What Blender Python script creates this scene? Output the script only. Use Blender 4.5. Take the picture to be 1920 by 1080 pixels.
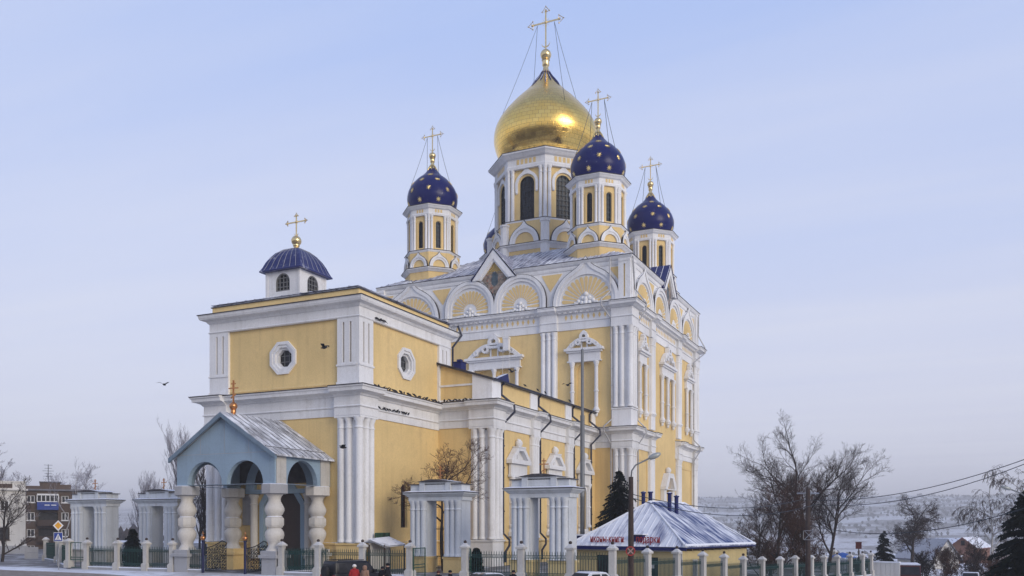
import bpy, bmesh, math, random
from math import sin, cos, pi, radians, sqrt, atan2, exp
from mathutils import Vector, Matrix, noise
from mathutils.geometry import tessellate_polygon

for o in list(bpy.data.objects):
    bpy.data.objects.remove(o)
SC = bpy.context.scene
COL = SC.collection

# ------------------------------------------------------------------ camera
# building frame: +X east (down the nave), +Y north, origin under the great dome, metres
CAMX, CAMY, CAMZ = -110.87, -47.76, 3.5
YAW = radians(25.48)                      # view direction, from +X
FPX, CXP, VH = 1669.0, 960.0, 987.0       # focal length and horizon row in photo pixels
cam = bpy.data.cameras.new('camera'); camo = bpy.data.objects.new('camera', cam); COL.objects.link(camo)
cam.sensor_width = 36.0; cam.lens = FPX / 1920 * 36
cam.shift_y = (VH - 540) / 1920
cam.clip_start = .5; cam.clip_end = 20000
camo.location = (CAMX, CAMY, CAMZ); camo.rotation_euler = (pi/2, 0, YAW - pi/2)
SC.camera = camo

# ------------------------------------------------------------------ world, sun, exposure
SUN_H = Vector((-.41, -.91)).normalized(); SUN_EL = radians(17)
world = bpy.data.worlds.new('World'); SC.world = world; world.use_nodes = True
wt = world.node_tree; wt.nodes.clear()
def wn(t, **k):
    n = wt.nodes.new(t)
    for a, b in k.items(): setattr(n, a, b)
    return n
def ramp_set(r, pts):
    e = r.color_ramp.elements
    while len(e) > 1: e.remove(e[-1])
    e[0].position = pts[0][0]; e[0].color = tuple(pts[0][1]) + (1,)
    for p, c in pts[1:]:
        x = e.new(p); x.color = tuple(c) + (1,)
sky = wn('ShaderNodeTexSky', sky_type='NISHITA', sun_disc=False)
sky.sun_elevation = SUN_EL; sky.sun_rotation = atan2(SUN_H.x, SUN_H.y); sky.dust_density = 2.0
bg1 = wn('ShaderNodeBackground'); bg1.inputs['Strength'].default_value = .1
wt.links.new(sky.outputs[0], bg1.inputs['Color'])
tc = wn('ShaderNodeTexCoord'); sep = wn('ShaderNodeSeparateXYZ')
wt.links.new(tc.outputs['Generated'], sep.inputs[0])
rz = wn('ShaderNodeValToRGB')
ramp_set(rz, [(0.0, (.66, .67, .80)), (.12, (.67, .69, .85)), (.28, (.57, .64, .88)), (.52, (.42, .54, .88)), (1, (.20, .30, .62))])
wt.links.new(sep.outputs['Z'], rz.inputs[0])
# thin cirrus: noise drawn out along one heading on the cloud plane (direction / height)
mh = wn('ShaderNodeMath', operation='MAXIMUM'); mh.inputs[1].default_value = .06
wt.links.new(sep.outputs['Z'], mh.inputs[0])
dv = wn('ShaderNodeVectorMath', operation='DIVIDE'); cb = wn('ShaderNodeCombineXYZ')
for i in range(3): wt.links.new(mh.outputs[0], cb.inputs[i])
wt.links.new(tc.outputs['Generated'], dv.inputs[0]); wt.links.new(cb.outputs[0], dv.inputs[1])
mp = wn('ShaderNodeMapping'); mp.inputs['Rotation'].default_value = (0, 0, radians(52)); mp.inputs['Scale'].default_value = (1.5, .32, 0)
wt.links.new(dv.outputs[0], mp.inputs[0])
nz = wn('ShaderNodeTexNoise'); nz.inputs['Scale'].default_value = .8; nz.inputs['Detail'].default_value = 6; nz.inputs['Roughness'].default_value = .5
wt.links.new(mp.outputs[0], nz.inputs['Vector'])
rc = wn('ShaderNodeValToRGB'); ramp_set(rc, [(.36, (0, 0, 0)), (.95, (1, 1, 1))])
wt.links.new(nz.outputs[0], rc.inputs[0])
mx = wn('ShaderNodeMix', data_type='RGBA'); mx.inputs['B'].default_value = (.72, .74, .87, 1)
wt.links.new(rc.outputs[0], mx.inputs['Factor']); wt.links.new(rz.outputs[0], mx.inputs['A'])
bg2 = wn('ShaderNodeBackground'); bg2.inputs['Strength'].default_value = 1.0
wt.links.new(mx.outputs['Result'], bg2.inputs['Color'])
ms = wn('ShaderNodeMixShader'); ms.inputs[0].default_value = .88
wt.links.new(bg1.outputs[0], ms.inputs[1]); wt.links.new(bg2.outputs[0], ms.inputs[2])
wo = wn('ShaderNodeOutputWorld'); wt.links.new(ms.outputs[0], wo.inputs['Surface'])

sl = bpy.data.lights.new('sun', 'SUN'); sl.energy = 1.6; sl.angle = radians(28); sl.color = (1, .90, .76)
so = bpy.data.objects.new('sun', sl); COL.objects.link(so)
sd = Vector((SUN_H.x*cos(SUN_EL), SUN_H.y*cos(SUN_EL), sin(SUN_EL)))
so.rotation_euler = sd.to_track_quat('Z', 'Y').to_euler(); so.location = (-60, -120, 60)

vs = SC.view_settings
vs.view_transform = 'Standard'; vs.look = 'None'; vs.gamma = 1; vs.use_curve_mapping = False; vs.exposure = 0.2
SC.render.engine = 'CYCLES'
SC.cycles.use_denoising = True
SC.cycles.max_bounces = 6

# ------------------------------------------------------------------ pixel -> place helper
EX, EZ = sin(YAW), cos(YAW)
def at(u, depth):
    """ground-plan point on the sight line of photo column u, that many metres deep"""
    x = (u - CXP) / FPX * depth
    return (CAMX + x*EX + depth*EZ, CAMY - x*EZ + depth*EX)
def zat(v, depth): return CAMZ + (VH - v) * depth / FPX
def smooth(a, b, x):
    t = min(1, max(0, (x - a) / (b - a))); return t*t*(3 - 2*t)

# ------------------------------------------------------------------ materials
def M(name): return bpy.data.materials.get(name)
class MT:
    def __init__(s, name):
        s.m = bpy.data.materials.new(name); s.m.use_nodes = True
        s.t = s.m.node_tree; s.b = s.t.nodes['Principled BSDF']
    def n(s, t, ins=None, **k):
        x = s.t.nodes.new(t)
        for a, b in k.items(): setattr(x, a, b)
        for a, b in (ins or {}).items():
            if hasattr(b, 'is_output'): s.t.links.new(b, x.inputs[a])
            else: x.inputs[a].default_value = b
        return x
    def pos(s, scale=(1, 1, 1), rot=(0, 0, 0), obj=False):
        if obj: g = s.n('ShaderNodeTexCoord').outputs['Object']
        else: g = s.n('ShaderNodeNewGeometry').outputs['Position']
        return s.n('ShaderNodeMapping', {'Vector': g, 'Scale': scale, 'Rotation': rot}).outputs[0]
    def noise(s, vec, scale, detail=4, rough=.55, lo=None, hi=None, dist=0):
        x = s.n('ShaderNodeTexNoise', {'Vector': vec, 'Scale': scale, 'Detail': detail, 'Roughness': rough, 'Distortion': dist}).outputs[0]
        if lo is None: return x
        return s.n('ShaderNodeMapRange', {'Value': x, 'From Min': lo, 'From Max': hi}).outputs[0]
    def math(s, op, a, b): return s.n('ShaderNodeMath', {0: a, 1: b}, operation=op).outputs[0]
    def mix(s, fac, a, b):
        f4 = lambda c: c if hasattr(c, 'is_output') else tuple(c)[:3] + (1,)
        return s.n('ShaderNodeMix', {'Factor': fac, 'A': f4(a), 'B': f4(b)}, data_type='RGBA').outputs['Result']
    def bump(s, h, strength=.3, dist=.02):
        s.t.links.new(s.n('ShaderNodeBump', {'Height': h, 'Strength': strength, 'Distance': dist}).outputs[0], s.b.inputs['Normal'])
    def set(s, **k):
        for a, b in k.items():
            a = {'color': 'Base Color', 'rough': 'Roughness', 'metal': 'Metallic', 'spec': 'Specular IOR Level', 'coat': 'Coat Weight'}[a]
            if hasattr(b, 'is_output'): s.t.links.new(b, s.b.inputs[a])
            else: s.b.inputs[a].default_value = (tuple(b) + (1,)) if a == 'Base Color' else b
        return s
    def up(s, lo=.5, hi=.8):
        g = s.n('ShaderNodeNewGeometry').outputs['Normal']
        z = s.n('ShaderNodeSeparateXYZ', {0: g}).outputs['Z']
        return s.n('ShaderNodeMapRange', {'Value': z, 'From Min': lo, 'From Max': hi}).outputs[0]
SNOW = (.80, .82, .87)
def plaster(name, col, dirt=(.20, .17, .13), amt=.35, snow=.6, rough=.85):
    t = MT(name)
    big = t.noise(t.pos((.25, .25, .25)), 1, 3)
    streak = t.noise(t.pos((2.2, 2.2, .13)), 1, 5, .6, .50, .78)
    blot = t.noise(t.pos((.5, .5, .5)), 1, 6, .65, .54, .78)
    fine = t.noise(t.pos(), 9, 4)
    tone = t.n('ShaderNodeMapRange', {'Value': big, 'From Min': .3, 'From Max': .7, 'To Min': .86, 'To Max': 1.06}).outputs[0]
    tone2 = t.n('ShaderNodeMapRange', {'Value': fine, 'From Min': .3, 'From Max': .7, 'To Min': .94, 'To Max': 1.05}).outputs[0]
    c = t.n('ShaderNodeVectorMath', {0: tuple(col), 'Scale': t.math('MULTIPLY', tone, tone2)}, operation='SCALE').outputs[0]
    d = t.math('MULTIPLY', t.math('ADD', t.math('MULTIPLY', streak, .6), t.math('MULTIPLY', blot, .8)), amt)
    c = t.mix(d, c, dirt)
    c = t.mix(t.math('MULTIPLY', t.noise(t.pos(), 3.2, 3, .7, .70, .76), t.math('MULTIPLY', blot, amt)), c, (.03, .025, .02))
    if snow:
        sn = t.math('MULTIPLY', t.up(.6, .9), t.noise(t.pos(), 1.6, 5, .6, .5 - snow*.2, .62 - snow*.2))
        c = t.mix(sn, c, SNOW)
    t.set(color=c, rough=rough, spec=.25); t.bump(fine, .35, .015)
    return t.m
def plain(name, col, rough=.7, metal=0, spec=.4, vary=.12, scale=3, snow=0, coat=0):
    t = MT(name)
    f = t.noise(t.pos(), scale, 4)
    k = t.n('ShaderNodeMapRange', {'Value': f, 'From Min': .3, 'From Max': .7, 'To Min': 1 - vary, 'To Max': 1 + vary}).outputs[0]
    c = t.n('ShaderNodeVectorMath', {0: tuple(col), 'Scale': k}, operation='SCALE').outputs[0]
    if snow:
        c = t.mix(t.math('MULTIPLY', t.up(.45, .8), t.noise(t.pos(), 1.8, 5, .6, .5 - snow*.25, .6 - snow*.25)), c, SNOW)
    t.set(color=c, rough=rough, metal=metal, spec=spec, coat=coat)
    return t.m
plaster('yellow', (.77, .565, .255), (.34, .23, .12), .42, .5)
plaster('white', (.79, .785, .78), (.29, .26, .22), .42, .8)
plaster('gate_white', (.62, .645, .67), (.24, .24, .21), .60, .9)
plaster('old_white', (.53, .51, .47), (.17, .14, .11), .70, .8)
plaster('porch_blue', (.285, .385, .475), (.16, .17, .18), .45, .6)
plaster('concrete', (.38, .38, .39), (.16, .15, .14), .4, .9)
plaster('porch_stone', (.62, .59, .54), (.24, .20, .16), .45, .9)
plaster('shop_yellow', (.62, .50, .25), (.28, .24, .14), .45, .3)
plaster('house_white', (.66, .64, .60), (.25, .22, .2), .4, .6)
plaster('brick_brown', (.115, .082, .062), (.04, .032, .03), .6, .6)
plain('glass', (.020, .020, .024), .38, 0, .22, .5, 2.5)
plain('mullion', (.16, .16, .16), .5)
plain('dark_iron', (.012, .02, .03), .4, .6, .5)
plain('downpipe', (.010, .013, .035), .4, .2, .5)
plain('grey_pipe', (.40, .40, .41), .45, .3, .5)
plain('flashing', (.05, .045, .05), .6, .3, .3, .3, 2, .55)
plain('fence_green', (.008, .045, .04), .5, .2, .4)
plain('gate_green', (.012, .07, .045), .45, .2, .4)
plain('blue_post', (.006, .010, .055), .45, 0, .3)
plain('copper_ball', (.55, .24, .09), .3, .9, .5)
plain('cross_gold', (.78, .60, .30), .28, .95, .5, .15, 4)
plain('gold_star', (.86, .66, .27), .3, .8, .5)
plain('wood_dark', (.05, .03, .022), .6)
plain('snow', SNOW, .7, 0, .3, .05, 2)
plain('trim_blue', (.006, .011, .095), .5, 0, .25, .15, 3, .45)
plain('bark', (.045, .036, .032), .9, 0, .1, .3, 6)
plain('twig', (.050, .037, .033), .9, 0, .1, .25, 3)
plain('twig_brown', (.085, .048, .035), .9, 0, .1, .25, 3)
plain('birch', (.42, .40, .38), .8, 0, .2, .4, 5)
plain('hoar_twig', (.30, .29, .33), .9, 0, .1, .25, 3)
plain('needles', (.007, .012, .010), .95, 0, .05, .35, 4)
plain('tyre', (.015, .015, .016), .8)
plain('car_black', (.005, .006, .011), .3, 0, .3, .05, 1)
plain('car_dark', (.016, .022, .032), .25, 0, .5, .05, 1, .3, .5)
plain('car_white', (.55, .56, .58), .3, 0, .5, .05, 1, .6, .3)
plain('steel', (.35, .36, .38), .35, .8, .5)
plain('red_paint', (.085, .018, .016), .6, 0, .3, .3, 3)
plain('sign_red', (.34, .02, .02), .5, 0, .4, .1, 4)
plain('pole_brown', (.055, .040, .035), .8, 0, .2, .25, 5)
plain('pole_grey', (.17, .18, .19), .5, .4, .4)
plain('lamp_head', (.32, .34, .33), .4, .3, .5)
plain('skin', (.50, .30, .22), .55, 0, .3)
plain('coat_red', (.36, .02, .025), .75, 0, .2)
plain('coat_beige', (.28, .17, .12), .85, 0, .15)
plain('coat_black', (.012, .012, .016), .8, 0, .15)
plain('trousers', (.02, .02, .026), .85, 0, .15)
plain('hat_white', (.72, .68, .64), .9, 0, .1)
plain('hat_brown', (.07, .022, .02), .9, 0, .1)
plain('bird', (.022, .022, .026), .7, 0, .2)
plain('sign_yellow', (.75, .36, .03), .5, 0, .4)
plain('sign_white', (.75, .75, .75), .5, 0, .4, .06)
plain('sign_blue', (.02, .05, .25), .5, 0, .4)
plain('balcony_blue', (.012, .045, .26), .5, 0, .4)
plain('roof_red', (.16, .06, .05), .7, 0, .3, .2, 3, .6)
plain('roof_grey', (.16, .16, .18), .7, 0, .3, .2, 2, .8)
plain('far_wall', (.40, .36, .33), .9, 0, .2, .25, .05)
plain('far_brick', (.22, .12, .09), .9, 0, .2, .25, .05)
plain('orange', (.65, .22, .03), .6)
plain('umbrella_blue', (.03, .12, .45), .6)
plain('green_board', (.03, .07, .04), .8, 0, .2, .7, 2)
def roof_mat(name, metal, lo, hi, scale, stretch, rot=0, obj=False):
    t = MT(name)
    a = t.noise(t.pos(stretch, (0, 0, rot), obj), scale, 6, .62)
    b = t.noise(t.pos(obj=obj), .35, 3)
    m = t.n('ShaderNodeMapRange', {'Value': t.math('ADD', t.math('MULTIPLY', a, .65), t.math('MULTIPLY', b, .35)), 'From Min': lo, 'From Max': hi}).outputs[0]
    t.set(color=t.mix(m, metal, SNOW), rough=t.n('ShaderNodeMapRange', {'Value': m, 'To Min': .35, 'To Max': .75}).outputs[0], spec=.4)
    t.bump(m, .2, .02)
    return t.m
roof_mat('roof_main', (.035, .042, .12), .36, .62, 1.5, (.22, 2.2, .5))
roof_mat('roof_blue', (.006, .010, .105), .56, .70, 1.2, (2, 1, 1))
roof_mat('roof_shop_w', (.010, .030, .17), .33, .50, 1.1, (.35, 2.6, .35), 0, True)
roof_mat('roof_shop_s', (.014, .050, .20), .42, .56, 1.4, (3.2, .22, .22), 0, True)
roof_mat('roof_porch', (.07, .067, .07), .34, .58, 1.3, (2.2, .7, .7))
plain('flash_snow', (.07, .065, .07), .7, .1, .3, .3, 2, 1.0)
def gold_dome():
    t = MT('gold_leaf')
    p = t.n('ShaderNodeTexCoord').outputs['Object']
    x = t.n('ShaderNodeSeparateXYZ', {0: p})
    ang = t.n('ShaderNodeMath', {0: x.outputs['Y'], 1: x.outputs['X']}, operation='ARCTAN2').outputs[0]
    uv = t.n('ShaderNodeCombineXYZ', {0: t.math('MULTIPLY', ang, 6.8), 1: x.outputs['Z'], 2: 0.0}).outputs[0]
    br = t.n('ShaderNodeTexBrick', {'Vector': uv, 'Color1': (.2, .2, .2, 1), 'Color2': (.9, .9, .9, 1), 'Mortar': (0, 0, 0, 1),
             'Scale': 1.0, 'Mortar Size': .014, 'Mortar Smooth': .3, 'Bias': 0.0, 'Brick Width': .75, 'Row Height': .52}, offset=.5)
    c = t.mix(br.outputs['Fac'], t.mix(br.outputs['Color'], (.88, .56, .13), (.95, .66, .19)), (.30, .17, .04))
    w = t.noise(p, 1.5, 3, .6)
    h = t.math('ADD', t.math('MULTIPLY', br.outputs['Fac'], -.6), t.math('ADD', t.math('MULTIPLY', br.outputs['Color'], .25), t.math('MULTIPLY', w, 1.6)))
    t.set(color=c, metal=1.0, rough=t.n('ShaderNodeMapRange', {'Value': br.outputs['Color'], 'To Min': .16, 'To Max': .27}).outputs[0])
    t.bump(h, .16, .06)
gold_dome()
def blue_dome():
    t = MT('blue_dome')
    f = t.noise(t.pos(), 14, 3, .6); g = t.noise(t.pos(), .9, 4)
    c = t.mix(g, (.001, .003, .062), (.003, .006, .115))
    c = t.mix(t.noise(t.pos(), 7, 3, .6, .70, .74), c, SNOW)
    t.set(color=c, rough=.28, spec=.18); t.bump(f, .15, .02)
blue_dome()
def mosaic():
    """figure panel of the gables: gold rays above, a dark robed shape, mottled cloud around"""
    t = MT('mosaic')
    p = t.n('ShaderNodeTexCoord').outputs['Object']
    x = t.n('ShaderNodeSeparateXYZ', {0: p})
    s, h = x.outputs['X'], x.outputs['Z']
    n1 = t.noise(p, 2.6, 4, .6, .35, .65); n2 = t.noise(p, 5, 3)
    base = t.mix(n1, (.05, .045, .03), (.36, .28, .22))
    base = t.mix(t.noise(p, 3.3, 2, .5, .58, .64), base, (.30, .10, .05))
    ang = t.n('ShaderNodeMath', {0: s, 1: t.math('SUBTRACT', h, 2.75)}, operation='ARCTAN2').outputs[0]
    rays = t.n('ShaderNodeMapRange', {'Value': t.n('ShaderNodeMath', {0: t.math('MULTIPLY', ang, 22)}, operation='SINE').outputs[0], 'From Min': -.2, 'From Max': .5}).outputs[0]
    up = t.n('ShaderNodeMapRange', {'Value': h, 'From Min': 2.5, 'From Max': 2.9}).outputs[0]
    base = t.mix(up, base, t.mix(rays, (.16, .10, .03), (.62, .42, .10)))
    ea = t.math('MULTIPLY', s, 2.0); eb = t.math('MULTIPLY', t.math('SUBTRACT', h, 1.95), 1.0)
    q = t.math('ADD', t.math('ADD', t.math('MULTIPLY', ea, ea), t.math('MULTIPLY', eb, eb)), t.math('MULTIPLY', t.math('SUBTRACT', n2, .5), 1.6))
    fig = t.n('ShaderNodeMapRange', {'Value': q, 'From Min': 1.0, 'From Max': .7}).outputs[0]
    base = t.mix(fig, base, t.mix(n1, (.012, .025, .035), (.07, .11, .13)))
    t.set(color=base, rough=.45)
mosaic()
def ground_mat():
    t = MT('snow_ground')
    a = t.noise(t.pos(), .12, 6, .6, .48, .70); b = t.noise(t.pos(), 1.1, 5, .6, .50, .72)
    c = t.mix(b, SNOW, (.52, .50, .49)); c = t.mix(a, c, (.36, .33, .30))
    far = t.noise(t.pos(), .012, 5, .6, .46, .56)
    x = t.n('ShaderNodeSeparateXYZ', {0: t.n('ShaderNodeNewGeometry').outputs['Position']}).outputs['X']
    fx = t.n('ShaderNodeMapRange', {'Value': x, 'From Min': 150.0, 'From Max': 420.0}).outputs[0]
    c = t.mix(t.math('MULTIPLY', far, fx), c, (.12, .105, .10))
    fw_ = t.n('ShaderNodeMapRange', {'Value': x, 'From Min': -90.0, 'From Max': -112.0}).outputs[0]
    c = t.mix(t.math('MULTIPLY', t.noise(t.pos(), .05, 5, .65, .34, .5), fw_), c, (.06, .052, .048))  # unseen land to the west, darkened so the gold dome's lower edge reflects dark
    y = t.n('ShaderNodeSeparateXYZ', {0: t.n('ShaderNodeNewGeometry').outputs['Position']}).outputs['Y']
    yard = t.math('MULTIPLY', t.n('ShaderNodeMapRange', {'Value': x, 'From Min': -60.6, 'From Max': -59.0}).outputs[0], t.n('ShaderNodeMapRange', {'Value': x, 'From Min': 34.0, 'From Max': 26.0}).outputs[0])
    yard = t.math('MULTIPLY', yard, t.n('ShaderNodeMapRange', {'Value': y, 'From Min': -40.0, 'From Max': -34.0}).outputs[0])
    c = t.mix(t.math('MULTIPLY', yard, t.noise(t.pos(), .5, 5, .6, .25, .5)), c, (.16, .15, .145))   # ground behind the fence, darkened to cut light bounced up to the soffits
    t.set(color=c, rough=.8, spec=.25); t.bump(t.noise(t.pos(), 2.5, 6, .65), .6, .08)
ground_mat()
def road_mat():
    t = MT('slush_road')
    a = t.noise(t.pos((.25, .06, 1)), 1, 5, .6, .42, .62); b = t.noise(t.pos(), 1.5, 5, .6, .5, .75)
    c = t.mix(a, (.16, .11, .075), (.27, .21, .165)); c = t.mix(t.math('MULTIPLY', b, .6), c, (.50, .46, .43))
    t.set(color=c, rough=.55, spec=.4); t.bump(t.noise(t.pos(), 5, 5), .5, .04)
road_mat()

# ------------------------------------------------------------------ mesh + object helpers
WM = {}
class MB:
    def __init__(s): s.v = []; s.f = []; s.mi = []
    def add(s, vs_, fs, mi=0):
        k = len(s.v); s.v += [tuple(p) for p in vs_]
        for f in fs: s.f.append([i + k for i in f]); s.mi.append(mi)
    def box(s, x0, x1, y0, y1, z0, z1, mi=0):
        s.add([(x, y, z) for z in (z0, z1) for y in (y0, y1) for x in (x0, x1)],
              [(0, 2, 3, 1), (4, 5, 7, 6), (0, 1, 5, 4), (2, 6, 7, 3), (0, 4, 6, 2), (1, 3, 7, 5)], mi)
    def lathe(s, prof, c=(0, 0, 0), seg=16, mi=0, a0=0.0, a1=2*pi, rot=0.0):
        full = abs(a1 - a0 - 2*pi) < 1e-6
        n = seg if full else seg + 1
        vs_ = []
        for r, z in prof:
            for i in range(n):
                a = rot + a0 + (a1 - a0)*i/seg
                vs_.append((c[0] + r*cos(a), c[1] + r*sin(a), c[2] + z))
        fs = []
        for j in range(len(prof) - 1):
            for i in range(seg):
                i2 = (i + 1) % n
                fs.append((j*n + i, j*n + i2, (j + 1)*n + i2, (j + 1)*n + i))
        if prof[0][0] > 1e-4: fs.append(tuple(range(n))[::-1])
        if prof[-1][0] > 1e-4: fs.append(tuple((len(prof) - 1)*n + i for i in range(n)))
        s.add(vs_, fs, mi)
    def tube(s, pts, r, seg=5, mi=0):
        pts = [Vector(p) for p in pts]; n = len(pts)
        rr = r if isinstance(r, (list, tuple)) else [r]*n
        vs_ = []; ref = None
        for i, p in enumerate(pts):
            d = (pts[min(i + 1, n - 1)] - pts[max(i - 1, 0)])
            if d.length < 1e-9: d = Vector((0, 0, 1))
            d.normalize()
            if ref is None or abs(ref.dot(d)) > .97:
                ref = Vector((0, 0, 1)) if abs(d.z) < .9 else Vector((1, 0, 0))
            a = d.cross(ref).normalized(); b = d.cross(a); ref = b.cross(d) if False else ref
            for k in range(seg):
                t = 2*pi*k/seg; vs_.append(p + (a*cos(t) + b*sin(t))*rr[i])
        fs = [(i*seg + k, i*seg + (k + 1) % seg, (i + 1)*seg + (k + 1) % seg, (i + 1)*seg + k) for i in range(n - 1) for k in range(seg)]
        fs += [tuple(range(seg)), tuple((n - 1)*seg + k for k in range(seg))[::-1]]
        s.add(vs_, fs, mi)
    def ball(s, c, r, seg=10, rings=6, mi=0, sz=1.0):
        s.lathe([(max(1e-5, r*sin(pi*j/rings)), -r*sz*cos(pi*j/rings)) for j in range(rings + 1)], c, seg, mi)
    def sweep(s, path, prof, closed=False, mi=0):
        """profile (d outwards, h) carried along a plan polyline, outward = right of travel, mitred"""
        n = len(path); P = [Vector(p) for p in path]; offs = []
        for i in range(n):
            def nrm(a, b):
                d = (P[b] - P[a]).normalized(); return Vector((d.y, -d.x))
            if closed: n1, n2 = nrm((i - 1) % n, i), nrm(i, (i + 1) % n)
            else:
                n1 = nrm(max(i - 1, 0), max(i, 1)) if i > 0 else nrm(0, 1)
                n2 = nrm(i, i + 1) if i < n - 1 else n1
            offs.append((n1 + n2) / (1 + n1.dot(n2)))
        m = len(prof); vs_ = []
        for i in range(n):
            for d, h in prof:
                q = P[i] + offs[i]*d; vs_.append((q.x, q.y, h))
        fs = []
        for i in range(n if closed else n - 1):
            j = (i + 1) % n
            for k in range(m):
                k2 = (k + 1) % m
                fs.append((i*m + k, i*m + k2, j*m + k2, j*m + k))
        if not closed:
            fs.append(tuple(range(m))); fs.append(tuple((n - 1)*m + k for k in range(m))[::-1])
        s.add(vs_, fs, mi)
    def mesh(s, name, mats, shift=(0, 0, 0), smooth=False, recalc=True):
        me = bpy.data.meshes.new(name)
        sx, sy, sz = shift
        me.from_pydata([(x - sx, y - sy, z - sz) for x, y, z in s.v], [], s.f)
        for m in (mats if isinstance(mats, (list, tuple)) else [mats]): me.materials.append(M(m))
        if any(s.mi): me.polygons.foreach_set('material_index', s.mi)
        if recalc:
            b = bmesh.new(); b.from_mesh(me); bmesh.ops.recalc_face_normals(b, faces=b.faces); b.to_mesh(me); b.free()
        if smooth is True: me.polygons.foreach_set('use_smooth', [True]*len(me.polygons))
        elif smooth:
            me.polygons.foreach_set('use_smooth', [True]*len(me.polygons)); me.set_sharp_from_angle(angle=smooth)
        return me
    def base(s):
        xs = [p[0] for p in s.v]; ys = [p[1] for p in s.v]; zs = [p[2] for p in s.v]
        return ((min(xs) + max(xs))/2, (min(ys) + max(ys))/2, min(zs))
    def out(s, name, mats, parent=None, mtx=None, smooth=False, recalc=True, origin=None):
        """link as one object. mtx None: verts are world coordinates, origin set at the piece's base"""
        if mtx is None:
            o_ = origin or s.base(); mtx = Matrix.Translation(o_)
            me = s.mesh(name, mats, o_, smooth, recalc)
        else: me = s.mesh(name, mats, (0, 0, 0), smooth, recalc)
        return place(name, me, parent, mtx)
def place(name, me, parent=None, mtx=Matrix()):
    o = bpy.data.objects.new(name, me); COL.objects.link(o)
    if parent is not None:
        o.parent = parent; o.matrix_basis = WM[parent].inverted() @ mtx
    else: o.matrix_basis = mtx
    WM[o] = mtx.copy()
    return o
def tag(o, label, cat, group=None):
    o['label'] = label; o['category'] = cat
    if group: o['group'] = group
    return o
def thing(name, label, cat, loc, rot=0, group=None):
    o = place(name, None, None, Matrix.Translation(loc) @ Matrix.Rotation(rot, 4, 'Z'))
    o.empty_display_size = .5
    return tag(o, label, cat, group)
def struct(o): o['kind'] = 'structure'; return o
def stuff(o): o['kind'] = 'stuff'; return o
def T(x, y, z, rot=0): return Matrix.Translation((x, y, z)) @ Matrix.Rotation(rot, 4, 'Z')
def copy_tree(root, mtx, label=None, group=None):
    def cp(o, par, m):
        c = o.copy(); COL.objects.link(c); c.parent = par
        if par is None: c.matrix_basis = m; WM[c] = m.copy()
        else: WM[c] = WM[par] @ c.matrix_basis
        for ch in o.children: cp(ch, c, None)
        return c
    r = cp(root, None, mtx)
    if label: r['label'] = label
    if group: r['group'] = group
    return r
class Face:
    """a facade: (s along it, to the right seen from outside; h up; d outwards)"""
    def __init__(f, x, y, phi): f.o = Vector((x, y)); f.n = Vector((cos(phi), sin(phi))); f.t = Vector((-sin(phi), cos(phi))); f.phi = phi
    def P(f, s, h, d=0.0):
        q = f.o + f.t*s + f.n*d; return (q.x, q.y, h)
    def M(f, s, h, d=0.0, tilt=0.0):
        """matrix: local x along the facade, y into the wall, z up"""
        return Matrix.Translation(f.P(s, h, d)) @ Matrix.Rotation(f.phi + pi/2, 4, 'Z') @ Matrix.Rotation(tilt, 4, 'Y')
    def box(f, b, s0, s1, h0, h1, d0, d1, mi=0):
        b.add([f.P(s, h, d) for h in (h0, h1) for d in (d0, d1) for s in (s0, s1)],
              [(0, 2, 3, 1), (4, 5, 7, 6), (0, 1, 5, 4), (2, 6, 7, 3), (0, 4, 6, 2), (1, 3, 7, 5)], mi)
    def plate(f, b, outer, holes, d0, d1, mi=0, mi_side=None):
        """flat slab between depths d0 (back) and d1 (front), holes cut through"""
        ms_ = mi if mi_side is None else mi_side
        loops = [outer] + list(holes)
        flat = [p for l in loops for p in l]
        tris = tessellate_polygon([[Vector((p[0], p[1], 0)) for p in l] for l in loops])
        n = len(flat)
        b.add([f.P(p[0], p[1], d1) for p in flat] + [f.P(p[0], p[1], d0) for p in flat],
              [tuple(t) for t in tris] + [tuple(i + n for i in t[::-1]) for t in tris], mi)
        for l in loops:
            m = len(l)
            b.add([f.P(p[0], p[1], d1) for p in l] + [f.P(p[0], p[1], d0) for p in l],
                  [(i, (i + 1) % m, (i + 1) % m + m, i + m) for i in range(m)], ms_)
def rect(s0, s1, h0, h1): return [(s0, h0), (s1, h0), (s1, h1), (s0, h1)]
def arch(s0, s1, h0, hs, n=12):
    """opening with a semicircular head springing at hs"""
    c, r = (s0 + s1)/2, (s1 - s0)/2
    return [(s0, h0), (s1, h0)] + [(c + r*cos(pi*i/n), hs + r*sin(pi*i/n)) for i in range(n + 1)]
def arc(c, h, r, a0, a1, n): return [(c + r*cos(a0 + (a1 - a0)*i/n), h + r*sin(a0 + (a1 - a0)*i/n)) for i in range(n + 1)]
def octo(c, h, r, k=1.0): return [(c + r*cos(pi/8 + pi/4*i), h + k*r*sin(pi/8 + pi/4*i)) for i in range(8)]

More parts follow.
